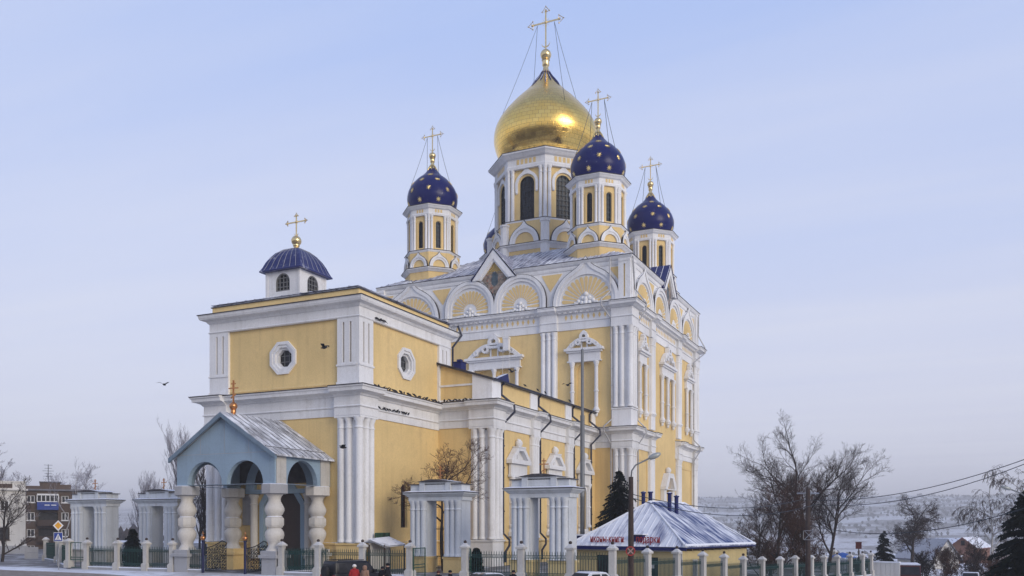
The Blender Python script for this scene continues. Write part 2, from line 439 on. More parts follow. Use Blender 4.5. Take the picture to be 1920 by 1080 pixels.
# ------------------------------------------------------------------ terrain
def gz(x, y):
    z = -.45*smooth(-60.8, -64, x)*smooth(12, -6, y)
    dc = math.hypot(x - CAMX, y - CAMY)
    z += 2.2*smooth(44, 8, dc)
    z -= 1.45*smooth(-62, -42, x)*smooth(-22, -33, y)
    z -= 1.1*smooth(-40, -5, x)*smooth(-38, -50, y)
    if x > 30:
        z -= 36*smooth(40, 430, x)
        z += (128 + 30*noise.noise((x*.0006, y*.0006, 3)))*smooth(800, 2700, x)
        z += 9*smooth(250, 900, x)*noise.noise((x*.004, y*.004, 7))
    return z
def terrain():
    cx_, cy_ = -40.0, -20.0
    radii = [0.0] + [1.6*i for i in range(1, 60)]
    while radii[-1] < 6500: radii.append(radii[-1]*1.055)
    seg = 256; b = MB(); vs_ = []
    for r in radii:
        for k in range(seg):
            a = 2*pi*k/seg; x, y = cx_ + r*cos(a), cy_ + r*sin(a); vs_.append((x, y, gz(x, y)))
    fs = [(j*seg + k, j*seg + (k + 1) % seg, (j + 1)*seg + (k + 1) % seg, (j + 1)*seg + k) for j in range(len(radii) - 1) for k in range(seg)]
    b.add(vs_, fs)
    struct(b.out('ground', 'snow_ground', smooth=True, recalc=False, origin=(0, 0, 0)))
    b = MB(); nx, ny = 14, 150; vs_ = []
    for j in range(ny + 1):
        y = -170 + 340*j/ny
        for i in range(nx + 1):
            x0 = -64.4 + .5*noise.noise((y*.22, 0, 5)) + .25*noise.noise((y*.9, 0, 1))
            x = x0 + (-92 - x0)*i/nx; vs_.append((x, y, gz(x, y) + .035))
    b.add(vs_, [(j*(nx + 1) + i, j*(nx + 1) + i + 1, (j + 1)*(nx + 1) + i + 1, (j + 1)*(nx + 1) + i) for j in range(ny) for i in range(nx)])
    struct(b.out('road', 'slush_road', smooth=True, recalc=False, origin=(0, 0, 0)))
terrain()

# ================================================================== CATHEDRAL
CATH = thing('cathedral', 'yellow and white five-domed cathedral with a gold central dome', 'cathedral', (0, 0, 0))
_cols = {}
def column(parent, x, y, z0, z1, r=.26, mat='white', seg=16):
    k = (round(z1 - z0, 2), r, mat)
    if k not in _cols:
        H = z1 - z0; c = min(.3, H*.06)
        b = MB()
        b.lathe([(r*1.32, 0), (r*1.32, c*.4), (r*1.12, c*.7), (r, c), (r*.97, H - 2.9*c), (r*1.16, H - 2.8*c), (r*1.16, H - 2.5*c), (r*.97, H - 2.4*c),
                 (r*1.0, H - 1.2*c), (r*1.42, H - .3*c), (r*1.42, H)], seg=seg)
        _cols[k] = b.mesh('column', mat, smooth=radians(35))
    return place('column', _cols[k], parent, T(x, y, z0))
LOWP = [(-.3, 0), (.10, 0), (.10, .60), (.20, .65), (.20, .72), (.12, .77), (.12, 1.46), (.22, 1.50), (.28, 1.62), (.55, 1.74), (.80, 1.78), (.84, 2.02), (.94, 2.08), (.94, 2.2), (-.3, 2.34)]
def off(prof, dd=0.0, dh=0.0): return [(d + (dd if d > 0 else 0), h + dh) for d, h in prof]
def band(name, path, prof, mat='white', parent=None, closed=False, flash=None, fmat='flashing'):
    b = MB(); b.sweep(path, prof, closed)
    o = b.out(name, mat, parent or CATH)
    if flash:                                   # metal flashing on the top edge
        d, h = flash; b = MB(); b.sweep(path, [(d - .12, h + .004), (d + .05, h - .02), (d + .05, h + .05), (-.2, h + .22), (-.2, h + .16)], closed)
        b.out('flashing', fmat, o)
    return o
def entab(path, h, dd=0.0): return band('entablature', path, off(LOWP, dd, h), flash=(.94 + dd, h + 2.2))

# ---- narthex (west block)
FW = Face(-53.8, 0, pi); FS = Face(0, -7.4, -pi/2); FN = Face(0, 7.4, pi/2)
door = [(-1.9, -.2), (1.9, -.2), (1.9, 5.2), (1.0, 6.5), (-1.0, 6.5), (-1.9, 5.2)]
b = MB()
FW.plate(b, rect(-7.4, 7.4, -.2, 21.95), [door, octo(.1, 17.12, 1.06)], -.7, 0)
FS.plate(b, rect(-53.1, -39.9, -.2, 21.95), [octo(-47.0, 17.18, 1.06), arch(-47.75, -46.75, 3.4, 6.55)], -.7, -.001)
FN.box(b, 39.9, 53.1, -.2, 21.95, -.7, -.001)
b.box(-39.95, -39.3, -6.7, 6.7, 12, 21.9)
b.out('narthex_wall', 'yellow', CATH)
b = MB(); FW.box(b, -1.95, 1.95, -.1, 6.6, -.66, -.5); b.out('door', 'wood_dark', CATH)
b = MB(); FW.plate(b, [(-2.3, 0), (2.3, 0), (2.3, 5.4), (1.2, 6.95), (-1.2, 6.95), (-2.3, 5.4)], [[(-1.88, .01), (1.88, .01), (1.88, 5.2), (.98, 6.48), (-.98, 6.48), (-1.88, 5.2)]], -.3, .14); b.out('door_frame', 'porch_blue', CATH)
for s in (-2.75, 2.75): column(CATH, -54.05, s, .9, 6.1, .3, 'porch_stone')
b = MB(); FW.plate(b, arch(-3.6, 3.6, 6.15, 6.4, 16), [arch(-2.7, 2.7, 6.5, 6.6, 16)], 0, .35); b.out('door_hood', 'porch_blue', CATH)
def oct_window(F, s, h):
    b = MB()
    F.plate(b, octo(s, h, 1.42), [octo(s, h, 1.16)], 0, .16)
    F.plate(b, octo(s, h, 1.2), [octo(s, h, .92)], -.25, .07)
    F.plate(b, octo(s, h, 1.0), [octo(s, h, .74)], -.48, -.14)
    w = b.out('window', 'white', CATH)
    b = MB(); F.plate(b, octo(s, h, .8), [], -.5, -.45); b.out('pane', 'glass', w)
    b = MB()
    for q in (-.24, .24): F.box(b, s + q - .025, s + q + .025, h - .7, h + .7, -.45, -.40)
    for q in (-.24, .24): F.box(b, s - .7, s + .7, h + q - .025, h + q + .025, -.445, -.41)
    b.out('glazing_bars', 'mullion', w)
oct_window(FW, .1, 17.12); oct_window(FS, -47.0, 17.18)
def bar_window(F, s0, s1, h0, hs, nv, nh, frame='wood_dark', depth=-.35, parent=None, sub=True, fw=.1):
    b = MB(); F.plate(b, arch(s0 - .01, s1 + .01, h0 - .01, hs), [arch(s0 + fw, s1 - fw, h0 + fw, hs)], depth - .1, depth + .12)
    top = hs + (s1 - s0)/2
    for i in range(1, nv):
        s = s0 + (s1 - s0)*i/nv; F.box(b, s - .03, s + .03, h0 + .05, top - .1 - .35*abs(i/nv - .5)*(s1 - s0), depth, depth + .07)
    for i in range(1, nh):
        h = h0 + (top - h0)*i/nh
        hw = (s1 - s0)/2 if h < hs else sqrt(max(.01, ((s1 - s0)/2)**2 - (h - hs)**2))
        F.box(b, (s0 + s1)/2 - hw, (s0 + s1)/2 + hw, h - .03, h + .03, depth + .005, depth + .06)
    w = b.out('window', frame, parent or CATH)
    if sub:
        b = MB(); F.plate(b, arch(s0, s1, h0, hs), [], depth - .08, depth - .02); b.out('pane', 'glass', w)
    return w
bar_window(FS, -47.75, -46.75, 3.4, 6.55, 2, 5)
# plinth and pier pedestals
PL = [(-.3, -.2), (.16, -.2), (.16, .5), (.10, .6), (.10, 2.0), (.22, 2.08), (.22, 2.22), (-.3, 2.3)]
band('plinth', [(-42, 7.4), (-53.8, 7.4), (-53.8, 2.5)], PL, 'yellow'); band('plinth', [(-53.8, -2.5), (-53.8, -7.4), (-41.6, -7.4)], PL, 'yellow')
def low_cluster(corner, dx, dy, z, wmat='yellow'):
    """five engaged columns round an outer corner; dx, dy point along the two walls away from it"""
    x, y = corner
    path = [(x, y + dy*1.9), (x, y), (x + dx*1.9, y)]
    if dy < 0: path = path[::-1]
    band('pedestal', path, off([(-.3, -.2), (.34, -.2), (.34, 2.0), (.46, 2.06), (.46, 2.2), (-.3, 2.3)], 0, z - .0), wmat)
    band('pier', path, [(-.2, z + 2.3), (.12, z + 2.3), (.12, z + 12.05), (-.2, z + 12.05)], 'white')
    r = .26; z0, z1 = 2.25 + z, 11.95 + z
    column(CATH, x - dx*.20, y - dy*.20, z0, z1, .30)
    for k in (1, 2):
        column(CATH, x - dx*.18, y + dy*(.05 + .70*k), z0, z1, r); column(CATH, x + dx*(.05 + .70*k), y - dy*.18, z0, z1, r)
    band('abacus', path, [(-.2, z + 11.93), (.56, z + 11.93), (.56, z + 12.08), (-.2, z + 12.08)])
    entab(path, 12.106 + z, .42)
low_cluster((-53.8, -7.4), 1, 1, 0); low_cluster((-53.8, 7.4), 1, -1, 0)
entab([(-42, 7.4), (-53.8, 7.4), (-53.8, -7.4), (-41.5, -7.4)], 12.1)
# upper storey: white piers with two slots, strings, frieze, cornice, attic
def slot_pier(F, s0, s1, corner_right):
    b = MB(); w = s1 - s0
    c = [s0 + w*.32, s0 + w*.68] if w > 1.6 else [s0 + w*.36, s0 + w*.66]
    F.plate(b, rect(s0, s1, 14.4, 19.74), [rect(q - .085, q + .085, 16.25, 19.4) for q in c], -.001, .22)
    o = b.out('pier', 'white', CATH)
    for h0, h1, d in ((15.98, 16.12, .30), (14.45, 14.75, .28)):
        b = MB(); F.box(b, s0 - .05, s1 + .05, h0, h1, .2, d); b.out('string_course', 'white', o)
slot_pier(FW, 5.55, 7.40, 1); slot_pier(FW, -7.40, -5.55, 0); slot_pier(FS, -54.016, -52.1, 0); slot_pier(FS, -41.75, -39.85, 1); slot_pier(FN, 52.1, 54.016, 1)
UP = [(-.3, 19.72), (.26, 19.72), (.30, 19.80), (.22, 19.86), (.22, 20.5), (.32, 20.56), (.42, 20.72), (.78, 20.82), (.86, 20.98), (.90, 21.2), (-.3, 21.32)]
UPATH = [(-39.85, 7.4), (-53.8, 7.4), (-53.8, -7.4), (-39.85, -7.4), (-39.85, -5)]
band('cornice', UPATH, UP, flash=(.9, 21.2))
band('attic', UPATH, [(-.4, 21.25), (.05, 21.25), (.05, 21.93), (-.4, 21.93)], 'yellow', flash=(.10, 21.93))
band('ledge', [(-53.8, 5.5), (-53.8, -5.5)], [(-.1, 14.62), (.06, 14.62), (.06, 14.74), (-.1, 14.78)], 'yellow')
def hip_roof(name, x0, x1, y0, y1, z, rise, mat, parent, ridge=None):
    b = MB(); cy = (y0 + y1)/2; hw = (y1 - y0)/2; ra, rb = ridge or (x0 + hw, x1 - hw)
    b.add([(x0, y0, z), (x1, y0, z), (x1, y1, z), (x0, y1, z), (ra, cy, z + rise), (rb, cy, z + rise)],
          [(0, 1, 5, 4), (1, 2, 5), (2, 3, 4, 5), (3, 0, 4), (3, 2, 1, 0)])
    o = b.out(name, mat, parent)
    b = MB()
    n = int((x1 - x0)/.9)
    for i in range(1, n):
        x = x0 + (x1 - x0)*i/n
        t = min(1, (x - x0)/(ra - x0), (x1 - x)/(x1 - rb))
        for sgn in (-1, 1):
            e = y0 if sgn < 0 else y1
            b.tube([(x, e, z + .03), (x, e + (cy - e)*t, z + rise*t + .03)], .03, 4)
    m = int((y1 - y0)/.9)
    for i in range(1, m):
        y = y0 + (y1 - y0)*i/m; t = 1 - abs(y - cy)/hw
        b.tube([(x0, y, z + .03), (x0 + (ra - x0)*t, y, z + rise*t + .03)], .03, 4)
    stuff(b.out('roof_seams', mat, o))
    return o
hip_roof('roof', -54.0, -39.2, -7.55, 7.55, 22.12, 1.5, 'roof_main', CATH)
# lantern on the narthex roof
LX = -52.1
b = MB()
for k in range(4):
    F = Face(LX + 1.7*cos(pi/2*k), 1.7*sin(pi/2*k), pi/2*k)
    F.plate(b, rect(-1.7 + .25*(k % 2), 1.7 - .25*(k % 2), 21.9, 24.3), [arch(-.72, .72, 22.55, 23.28)], -.25, 0 if k % 2 else .0)
lan = b.out('lantern', 'white', CATH)
b = MB()
for sx in (-1, 1):
    for sy in (-1, 1): b.box(LX + sx*1.62 - .12, LX + sx*1.62 + .12, sy*1.62 - .12, sy*1.62 + .12, 22, 24.28)
b.out('corner_strips', 'white', lan)
for k in range(4):
    F = Face(LX + 1.7*cos(pi/2*k), 1.7*sin(pi/2*k), pi/2*k)
    bar_window(F, -.72, .72, 22.55, 23.28, 4, 4, 'mullion', -.15, lan, False)
    w = MB(); F.plate(w, arch(-.75, .75, 22.5, 23.28), [], -.3, -.27); w.out('pane', 'glass', lan)
prof = [(2.1, 0), (2.02, .1), (1.9, .35), (1.74, .75), (1.5, 1.2), (1.18, 1.62), (.8, 1.92), (.38, 2.08), (.1, 2.12)]
b = MB()
for j in range(len(prof) - 1):
    (r0, h0), (r1, h1) = prof[j], prof[j + 1]
    q0 = [(LX - r0, -r0, 24.3 + h0), (LX + r0, -r0, 24.3 + h0), (LX + r0, r0, 24.3 + h0), (LX - r0, r0, 24.3 + h0)]
    q1 = [(LX - r1, -r1, 24.3 + h1), (LX + r1, -r1, 24.3 + h1), (LX + r1, r1, 24.3 + h1), (LX - r1, r1, 24.3 + h1)]
    b.add(q0 + q1, [(i, (i + 1) % 4, (i + 1) % 4 + 4, i + 4) for i in range(4)])
b.box(LX - 2.1, LX + 2.1, -2.1, 2.1, 24.2, 24.3)
cap = b.out('lantern_roof', 'roof_blue', CATH)
b = MB()
for k in range(4):
    c, s_ = cos(pi/2*k), sin(pi/2*k)
    for q in (-.78, -.48, -.16, .16, .48, .78):
        pts = [(LX + (r + .02)*c - s_*q*r, (r + .02)*s_ + c*q*r, 24.3 + h + .02) for r, h in prof]
        b.tube(pts, .018, 4)
stuff(b.out('seams', 'grey_pipe', cap))

# ---- crosses and finials
def cross_mesh(h, w, t):
    """eight-armed openwork cross standing at 0, bar along local x"""
    b = MB(); hb = h*.63
    b.box(-t, t, -t*.6, t*.6, 0, h*.93); b.box(-w*.86, w*.86, -t*.6, t*.6, hb - t, hb + t)
    def end(px, pz, dx, dz):
        L = h*.07
        for a in (-1, 1):
            b.tube([(px, 0, pz), (px + a*dz*L*1.25 + dx*L*.35, 0, pz + a*dx*L*1.25 + dz*L*.35), (px + dx*L*1.9, 0, pz + dz*L*1.9)], t*.55, 4)
            b.ball((px + a*dz*L*1.3 + dx*L*.3, 0, pz + a*dx*L*1.3 + dz*L*.3), t*1.1, 6, 4)
        b.ball((px + dx*L*.5, 0, pz + dz*L*.5), t*1.9, 8, 5); b.ball((px + dx*L*2, 0, pz + dz*L*2), t*.9, 6, 4)
    end(-w*.8, hb, -1, 0); end(w*.8, hb, 1, 0); end(0, h*.86, 0, 1)
    b.ball((0, 0, hb), t*2.2, 10, 6)
    for k in range(12):
        a = pi/6*k + pi/12
        b.tube([(0, 0, hb), (h*.10*cos(a), 0, hb + h*.10*sin(a))], t*.25, 3)
    pts = [(h*.105*cos(a), 0, h*.175 + h*.105*sin(a)) for a in [pi + .15 + (pi - .3)*i/10 for i in range(11)]]
    b.tube(pts, [t*.2 + t*.8*sin(pi*i/10) for i in range(11)], 5)
    return b.mesh('cross', 'cross_gold', smooth=radians(30))
def ortho_mesh(h, w, t, mat='copper_ball'):
    b = MB(); b.box(-t, t, -t, t, 0, h); b.box(-w, w, -t*.8, t*.8, h*.62, h*.62 + 2*t); b.box(-w*.45, w*.45, -t*.7, t*.7, h*.82, h*.82 + 2*t)
    b.add([(x, y, h*.30 + x*-.55 + z) for z in (-t, t) for y in (-t*.75, t*.75) for x in (-w*.5, w*.5)],
          [(0, 2, 3, 1), (4, 5, 7, 6), (0, 1, 5, 4), (2, 6, 7, 3), (0, 4, 6, 2), (1, 3, 7, 5)])
    return b.mesh('cross', mat)
def finial(parent, x, y, z0, zb, rb, mat='cross_gold'):
    b = MB(); n = zb - z0
    b.lathe([(rb*.95, 0), (rb*.55, n*.18), (rb*.48, n*.34), (rb*.66, n*.42), (rb*.62, n*.66), (rb*.78, n*.70), (rb*.5, n*.74)] +
            [(rb*sin(a), n + -rb*cos(a)) for a in [pi*i/10 for i in range(2, 10)]] + [(.02, n + rb)], (x, y, z0), 16)
    return b.out('finial', mat, parent, smooth=radians(40))
finial(cap, LX, 0, 26.35, 27.1, .42, 'cross_gold')
place('cross', cross_mesh(2.0, 1.05, .05), cap, T(LX, 0, 27.4, pi/2))

# ---- aisles (lower body either side of the nave)
DA = .12
FAW = Face(-41.55, 0, pi); FAS = Face(0, -12.68, -pi/2)
AW = [(-36.4, 0), (-27.7, 1), (-19.2, 2)]
b = MB()
FAW.plate(b, [(7.2, -.2), (12.68, -.2), (12.68, 16.35), (7.2, 18.05)], [], -.7, 0)
FAS.plate(b, rect(-40.85, -15.3, -.2, 16.35), [arch(c - .95, c + .95, 3.2, 6.9) for c, _ in AW], -.7, -.001)
b.out('aisle_wall', 'yellow', CATH)
b = MB(); b.box(-41.55, -15.4, 7.3, 12.68, -.2, 16.35); b.out('aisle_wall', 'yellow', CATH)
band('plinth', [(-41.55, -7.4), (-41.55, -12.68), (-15.4, -12.68)], PL, 'yellow')
low_cluster((-41.55, -12.68), 1, 1, DA, 'white')
entab([(-41.55, -7.3), (-41.55, -12.68), (-15.3, -12.68)], 12.1 + DA); entab([(-15.4, 12.68), (-41.55, 12.68), (-41.55, 7.3)], 12.1 + DA)
for s0, s1 in ((-33.39, -31.72), (-24.45, -22.77)):
    p = [(s0, -12.68), (s1, -12.68)]
    band('pier', p, [(-.2, 0), (.2, 0), (.2, 2.3), (.12, 2.36), (.12, 12.2), (-.2, 12.2)], 'white')
    for k in range(3): column(CATH, s0 + (s1 - s0)*(.18 + .32*k), -12.86, 2.4, 12.07, .25)
    band('abacus', p, [(-.2, 12.05), (.5, 12.05), (.5, 12.2), (-.2, 12.2)]); entab(p, 12.226, .34)
# sloping attic over the aisle: white corner pier, side piers, ledge, coping
b = MB()
FAW.plate(b, [(10.95, 14.5), (12.9, 14.5), (12.9, 16.28), (10.95, 16.92)], [], 0, .2); FAS.box(b, -41.76, -39.95, 14.5, 16.28, -.001, .2); b.out('attic_pier', 'white', CATH)
for s0, s1 in ((-33.39, -31.72), (-24.45, -22.77), (-16.6, -15.4)): b = MB(); FAS.box(b, s0, s1, 14.5, 16.25, -.001, .12); b.out('attic_pier', 'white', CATH)
b = MB(); FAW.box(b, 7.5, 10.95, 15.95, 16.12, 0, .09); FAW.box(b, 7.5, 10.95, 14.66, 14.78, 0, .07); b.out('ledge', 'white', CATH)
b = MB(); FAW.plate(b, [(7.2, 18.05), (13.05, 16.22), (13.05, 16.42), (7.2, 18.25)], [], -.5, .35); b.out('coping', 'flashing', CATH)
band('gutter', [(-41.6, -12.68), (-15.3, -12.68)], [(-.3, 16.28), (.38, 16.28), (.42, 16.44), (.28, 16.4), (-.3, 16.40)], 'downpipe')
b = MB()
for sgn in (1, -1):
    b.add([(-41.4, sgn*12.5, 16.38), (-15.2, sgn*12.5, 16.38), (-15.2, sgn*6.9, 18.2), (-41.4, sgn*6.9, 18.2)], [(0, 1, 2, 3)])
b.add([(-39.5, -6.9, 18.2), (-15.2, -6.9, 18.2), (-15.2, 6.9, 18.2), (-39.5, 6.9, 18.2)], [(0, 1, 2, 3)])
b.out('nave_roof', 'roof_main', CATH)
b = MB(); b.box(-41.3, -40.4, -9.6, -8.8, 17.2, 18.15); b.box(-41.4, -40.3, -9.7, -8.7, 18.15, 18.2); b.box(-41.05, -40.65, -9.4, -9.0, 18.2, 18.45); b.out('vent', 'trim_blue', CATH)
b = MB(); FAS.plate(b, [(-41.2, 16.4), (-38.4, 16.4), (-38.7, 17.25)], [], -.2, .3); b.out('dormer', 'trim_blue', CATH)
# pedimented aisle windows
for c, k in AW:
    b = MB(); F = FAS
    F.plate(b, rect(c - 1.45, c + 1.45, 2.9, 9.3), [arch(c - .94, c + .94, 3.2, 6.9)], 0, .14)
    F.box(b, c - 1.75, c + 1.75, 8.2, 9.25, .1, .34); F.box(b, c - 1.85, c + 1.85, 8.0, 8.22, .1, .42)
    F.box(b, c - 2.15, c + 2.15, 9.22, 9.55, .05, .62); F.box(b, c - 1.7, c + 1.7, 2.6, 3.0, .05, .45)
    fr = b.out('window_surround', 'white', CATH)
    b = MB(); F.plate(b, [(c - 2.15, 9.55), (c + 2.15, 9.55), (c + .75, 10.75), (c - .75, 10.75)], [[(c - 1.45, 9.62), (c + 1.45, 9.62), (c + .45, 10.45), (c - .45, 10.45)]], .05, .6)
    F.plate(b, [(c - 1.5, 9.58), (c + 1.5, 9.58), (c + .5, 10.5), (c - .5, 10.5)], [], .0, .16)
    F.box(b, c - .22, c + .22, 9.5, 10.5, .05, .3); F.box(b, c - .85, c + .85, 10.72, 10.84, .05, .66); b.ball(F.P(c, 11.15, .3), .36, 10, 6)
    for q in (-1, 1): b.ball(F.P(c + q*.2, 11.45, .3), .13, 6, 4)
    b.out('pediment', 'white', fr)
    b = MB()
    for q in (-1.3, 1.3):
        x, y, _ = F.P(c + q, 0, .22); b.lathe([(.3, 0), (.3, .2), (.2, .3), (.19, 2.1), (.25, 2.15), (.25, 2.28), (.19, 2.33), (.18, 4.2), (.3, 4.5), (.3, 4.6)], (x, y, 3.4), 12)
    b.out('window_columns', 'white', fr, smooth=radians(35))
    bar_window(F, c - .94, c + .94, 3.2, 6.9, 3, 6, 'old_white')

# ---- main cube
DM = .3; WX, SY, EXX = -15.35, -16.75, 15.0
FMW = Face(WX, 0, pi); FMS = Face(0, SY, -pi/2)
SWIN = [(-11.0, 1), (-.35, 2), (10.4, 1)]
b = MB(); holes = []
for c, n in ((-11.5, 1), (0, 2), (11.5, 1)):
    for k in range(n):
        cc = c if n == 1 else c + (-1.5 if k == 0 else 1.5)
        holes.append(arch(cc - 1.05, cc + 1.05, 16.9, 21.2))
FMW.plate(b, rect(-16.75, 16.75, -1.6, 28.9), holes, -.8, 0)
FMW.box(b, -16.6, 16.6, 16, 23, -.95, -.3)
holes = []
for c, n in SWIN:
    for k in range(n):
        cc = c if n == 1 else c + (-1.35 if k == 0 else 1.35)
        holes.append(arch(cc - .7, cc + .7, 16.9, 21.4))
FMS.plate(b, rect(WX + .8, EXX, -1.6, 28.9), holes, -.9, -.001)
b.box(EXX - .7, EXX, -16.0, 16.7, -1.6, 33.8); b.box(WX + .8, EXX - .7, 16.0, 16.75, -1.6, 33.8)
b.out('main_wall', 'yellow', CATH)
for c, n in SWIN:
    for k in range(n):
        cc = c if n == 1 else c + (-1.35 if k == 0 else 1.35)
        bar_window(FMS, cc - .7, cc + .7, 16.9, 21.4, 2, 7, 'old_white', -.45)
PLM = off(PL, 0, DM)
band('plinth', [(WX, -12.5), (WX, SY), (EXX, SY)], PLM, 'white')
# lower order
low_cluster((WX, SY), 1, 1, DM, 'white'); low_cluster((WX, 16.75), 1, -1, DM, 'white')
entab([(WX, -12.3), (WX, SY), (-5.9, SY)], 12.1 + DM); entab([(4.0, SY), (EXX, SY), (EXX, -12)], 12.1 + DM); entab([(-8, 16.75), (WX, 16.75), (WX, 12.3)], 12.1 + DM)
def pier_cols(F, s0, s1, z0, z1, n, r=.25, d=.2):
    b = MB(); F.box(b, s0, s1, z0 - 1.8, z0, -.001, .34); F.box(b, s0 - .06, s1 + .06, z0 - .12, z0 + .04, .02, .42); F.box(b, s0, s1, z0, z1 + .1, -.001, .12); b.out('pier', 'white', CATH)
    for k in range(n):
        x, y, _ = F.P(s0 + (s1 - s0)*(k + .5)/n, 0, d); column(CATH, x, y, z0 + .02, z1, r)
for s0, s1 in ((-8.2, -6.4), (4.3, 6.1), (12.9, 14.9)):
    pier_cols(FMS, s0, s1, 2.5 + DM, 11.95 + DM, 3)
    b = MB(); FMS.box(b, s0, s1, 11.97 + DM, 12.1 + DM, .02, .5); b.out('abacus', 'white', CATH)
    entab([(s0, SY), (s1, SY)], 12.106 + DM, .34)
for s0, s1 in ((-12.9, -8.6), (6.8, 12.4)):          # sunk panels of the lower storey
    b = MB(); FMS.plate(b, rect(s0, s1, 1.5, 11.6), [rect(s0 + .25, s1 - .25, 1.7, 11.2)], -.001, .07); b.out('panel_frame', 'yellow', CATH)
# pediment over the south door
b = MB(); c = -.35
FMS.plate(b, [(c - 2.6, 8.1), (c + 2.6, 8.1), (c + 2.5, 8.5), (c + 1.1, 10.2), (c - 1.1, 10.2), (c - 2.5, 8.5)], [[(c - 1.6, 8.0 + .2), (c + 1.6, 8.2), (c + .6, 9.6), (c - .6, 9.6)]], .02, .75)
for q in (-1, 1): FMS.box(b, c + q*1.95 - .55, c + q*1.95 + .55, 6.6, 8.1, .02, .5)
b.ball(FMS.P(c, 10.6, .3), .4, 10, 6)
b.out('door_pediment', 'white', CATH)
# upper order
def up_corner(corner, dx, dy, n2=3):
    x, y = corner; z0, z1 = 16.9, 25.95
    path = [(x, y + dy*1.95), (x, y), (x + dx*1.95, y)]
    if dy < 0: path = path[::-1]
    if dx < 0: path = path[::-1]
    band('pedestal', path, [(-.3, 14.6), (.36, 14.6), (.36, 16.6), (.46, 16.66), (.46, 16.8), (-.3, 16.9)])
    band('pier', path, [(-.2, 16.8), (.12, 16.8), (.12, 26.3), (-.2, 26.3)])
    column(CATH, x - dx*.2, y - dy*.2, z0, z1, .31)
    for k in (1, 2):
        column(CATH, x - dx*.18, y + dy*(.05 + .72*k), z0, z1, .27); column(CATH, x + dx*(.05 + .72*k), y - dy*.18, z0, z1, .27)
    band('abacus', path, [(-.2, 25.94), (.56, 25.94), (.56, 26.1), (-.2, 26.1)])
    band('entablature', path, off(MAINP, .40, .006), flash=(1.32, 28.7))
MAINP = [(-.3, 26.1), (.10, 26.1), (.10, 26.95), (.20, 27.0), (.20, 27.08), (.12, 27.12), (.12, 28.0), (.34, 28.06), (.62, 28.24), (.80, 28.28), (.84, 28.52), (.92, 28.58), (.92, 28.7), (-.3, 28.86)]
up_corner((WX, SY), 1, 1); up_corner((WX, 16.75), 1, -1); up_corner((EXX, SY), -1, 1)
MPATH = [(-2, 16.75), (WX, 16.75), (WX, SY), (EXX, SY), (EXX, 10)]
band('entablature', MPATH, MAINP, flash=(.92, 28.7))
for s0, s1 in ((6.05, 8.11), (-8.11, -6.05)): pier_cols(FMW, s0, s1, 16.9, 25.95, 3, .28)
for s0, s1 in ((-7.9, -6.2), (4.4, 6.1)): pier_cols(FMS, s0, s1, 16.9, 25.95, 2, .30)
for F, ss in ((FMW, ((6.0, 8.16), (-8.16, -6.0))), (FMS, ((-7.95, -6.15), (4.35, 6.15)))):
    for s0, s1 in ss:
        a, c = F.P(s0, 0), F.P(s1, 0); band('entablature', [a[:2], c[:2]], off(MAINP, .30, .004), flash=(1.22, 28.7))
def frieze(F, s0, s1, skip):
    n = int((s1 - s0)/.68); b = MB(); e = MB()
    for i in range(n):
        s = s0 + (s1 - s0)*(i + .5)/n
        F.box(e, s - .16, s + .16, 27.98, 28.2, .05, .52)
        if any(a - .35 < s < c + .35 for a, c in skip): continue
        F.plate(b, [(s, 27.2), (s + .17, 27.53), (s, 27.86), (s - .17, 27.53)], [], .05, .145)
    stuff(b.out('diamond_inlay', 'yellow', CATH)); stuff(e.out('dentil_course', 'white', CATH))
frieze(FMW, -15.0, 15.0, ((6, 8.2), (-8.2, -6), (14.6, 17), (-17, -14.6))); frieze(FMS, -13.6, 13.4, ((-8, -6.1), (4.3, 6.2), (12.8, 16), (-16, -13.2)))
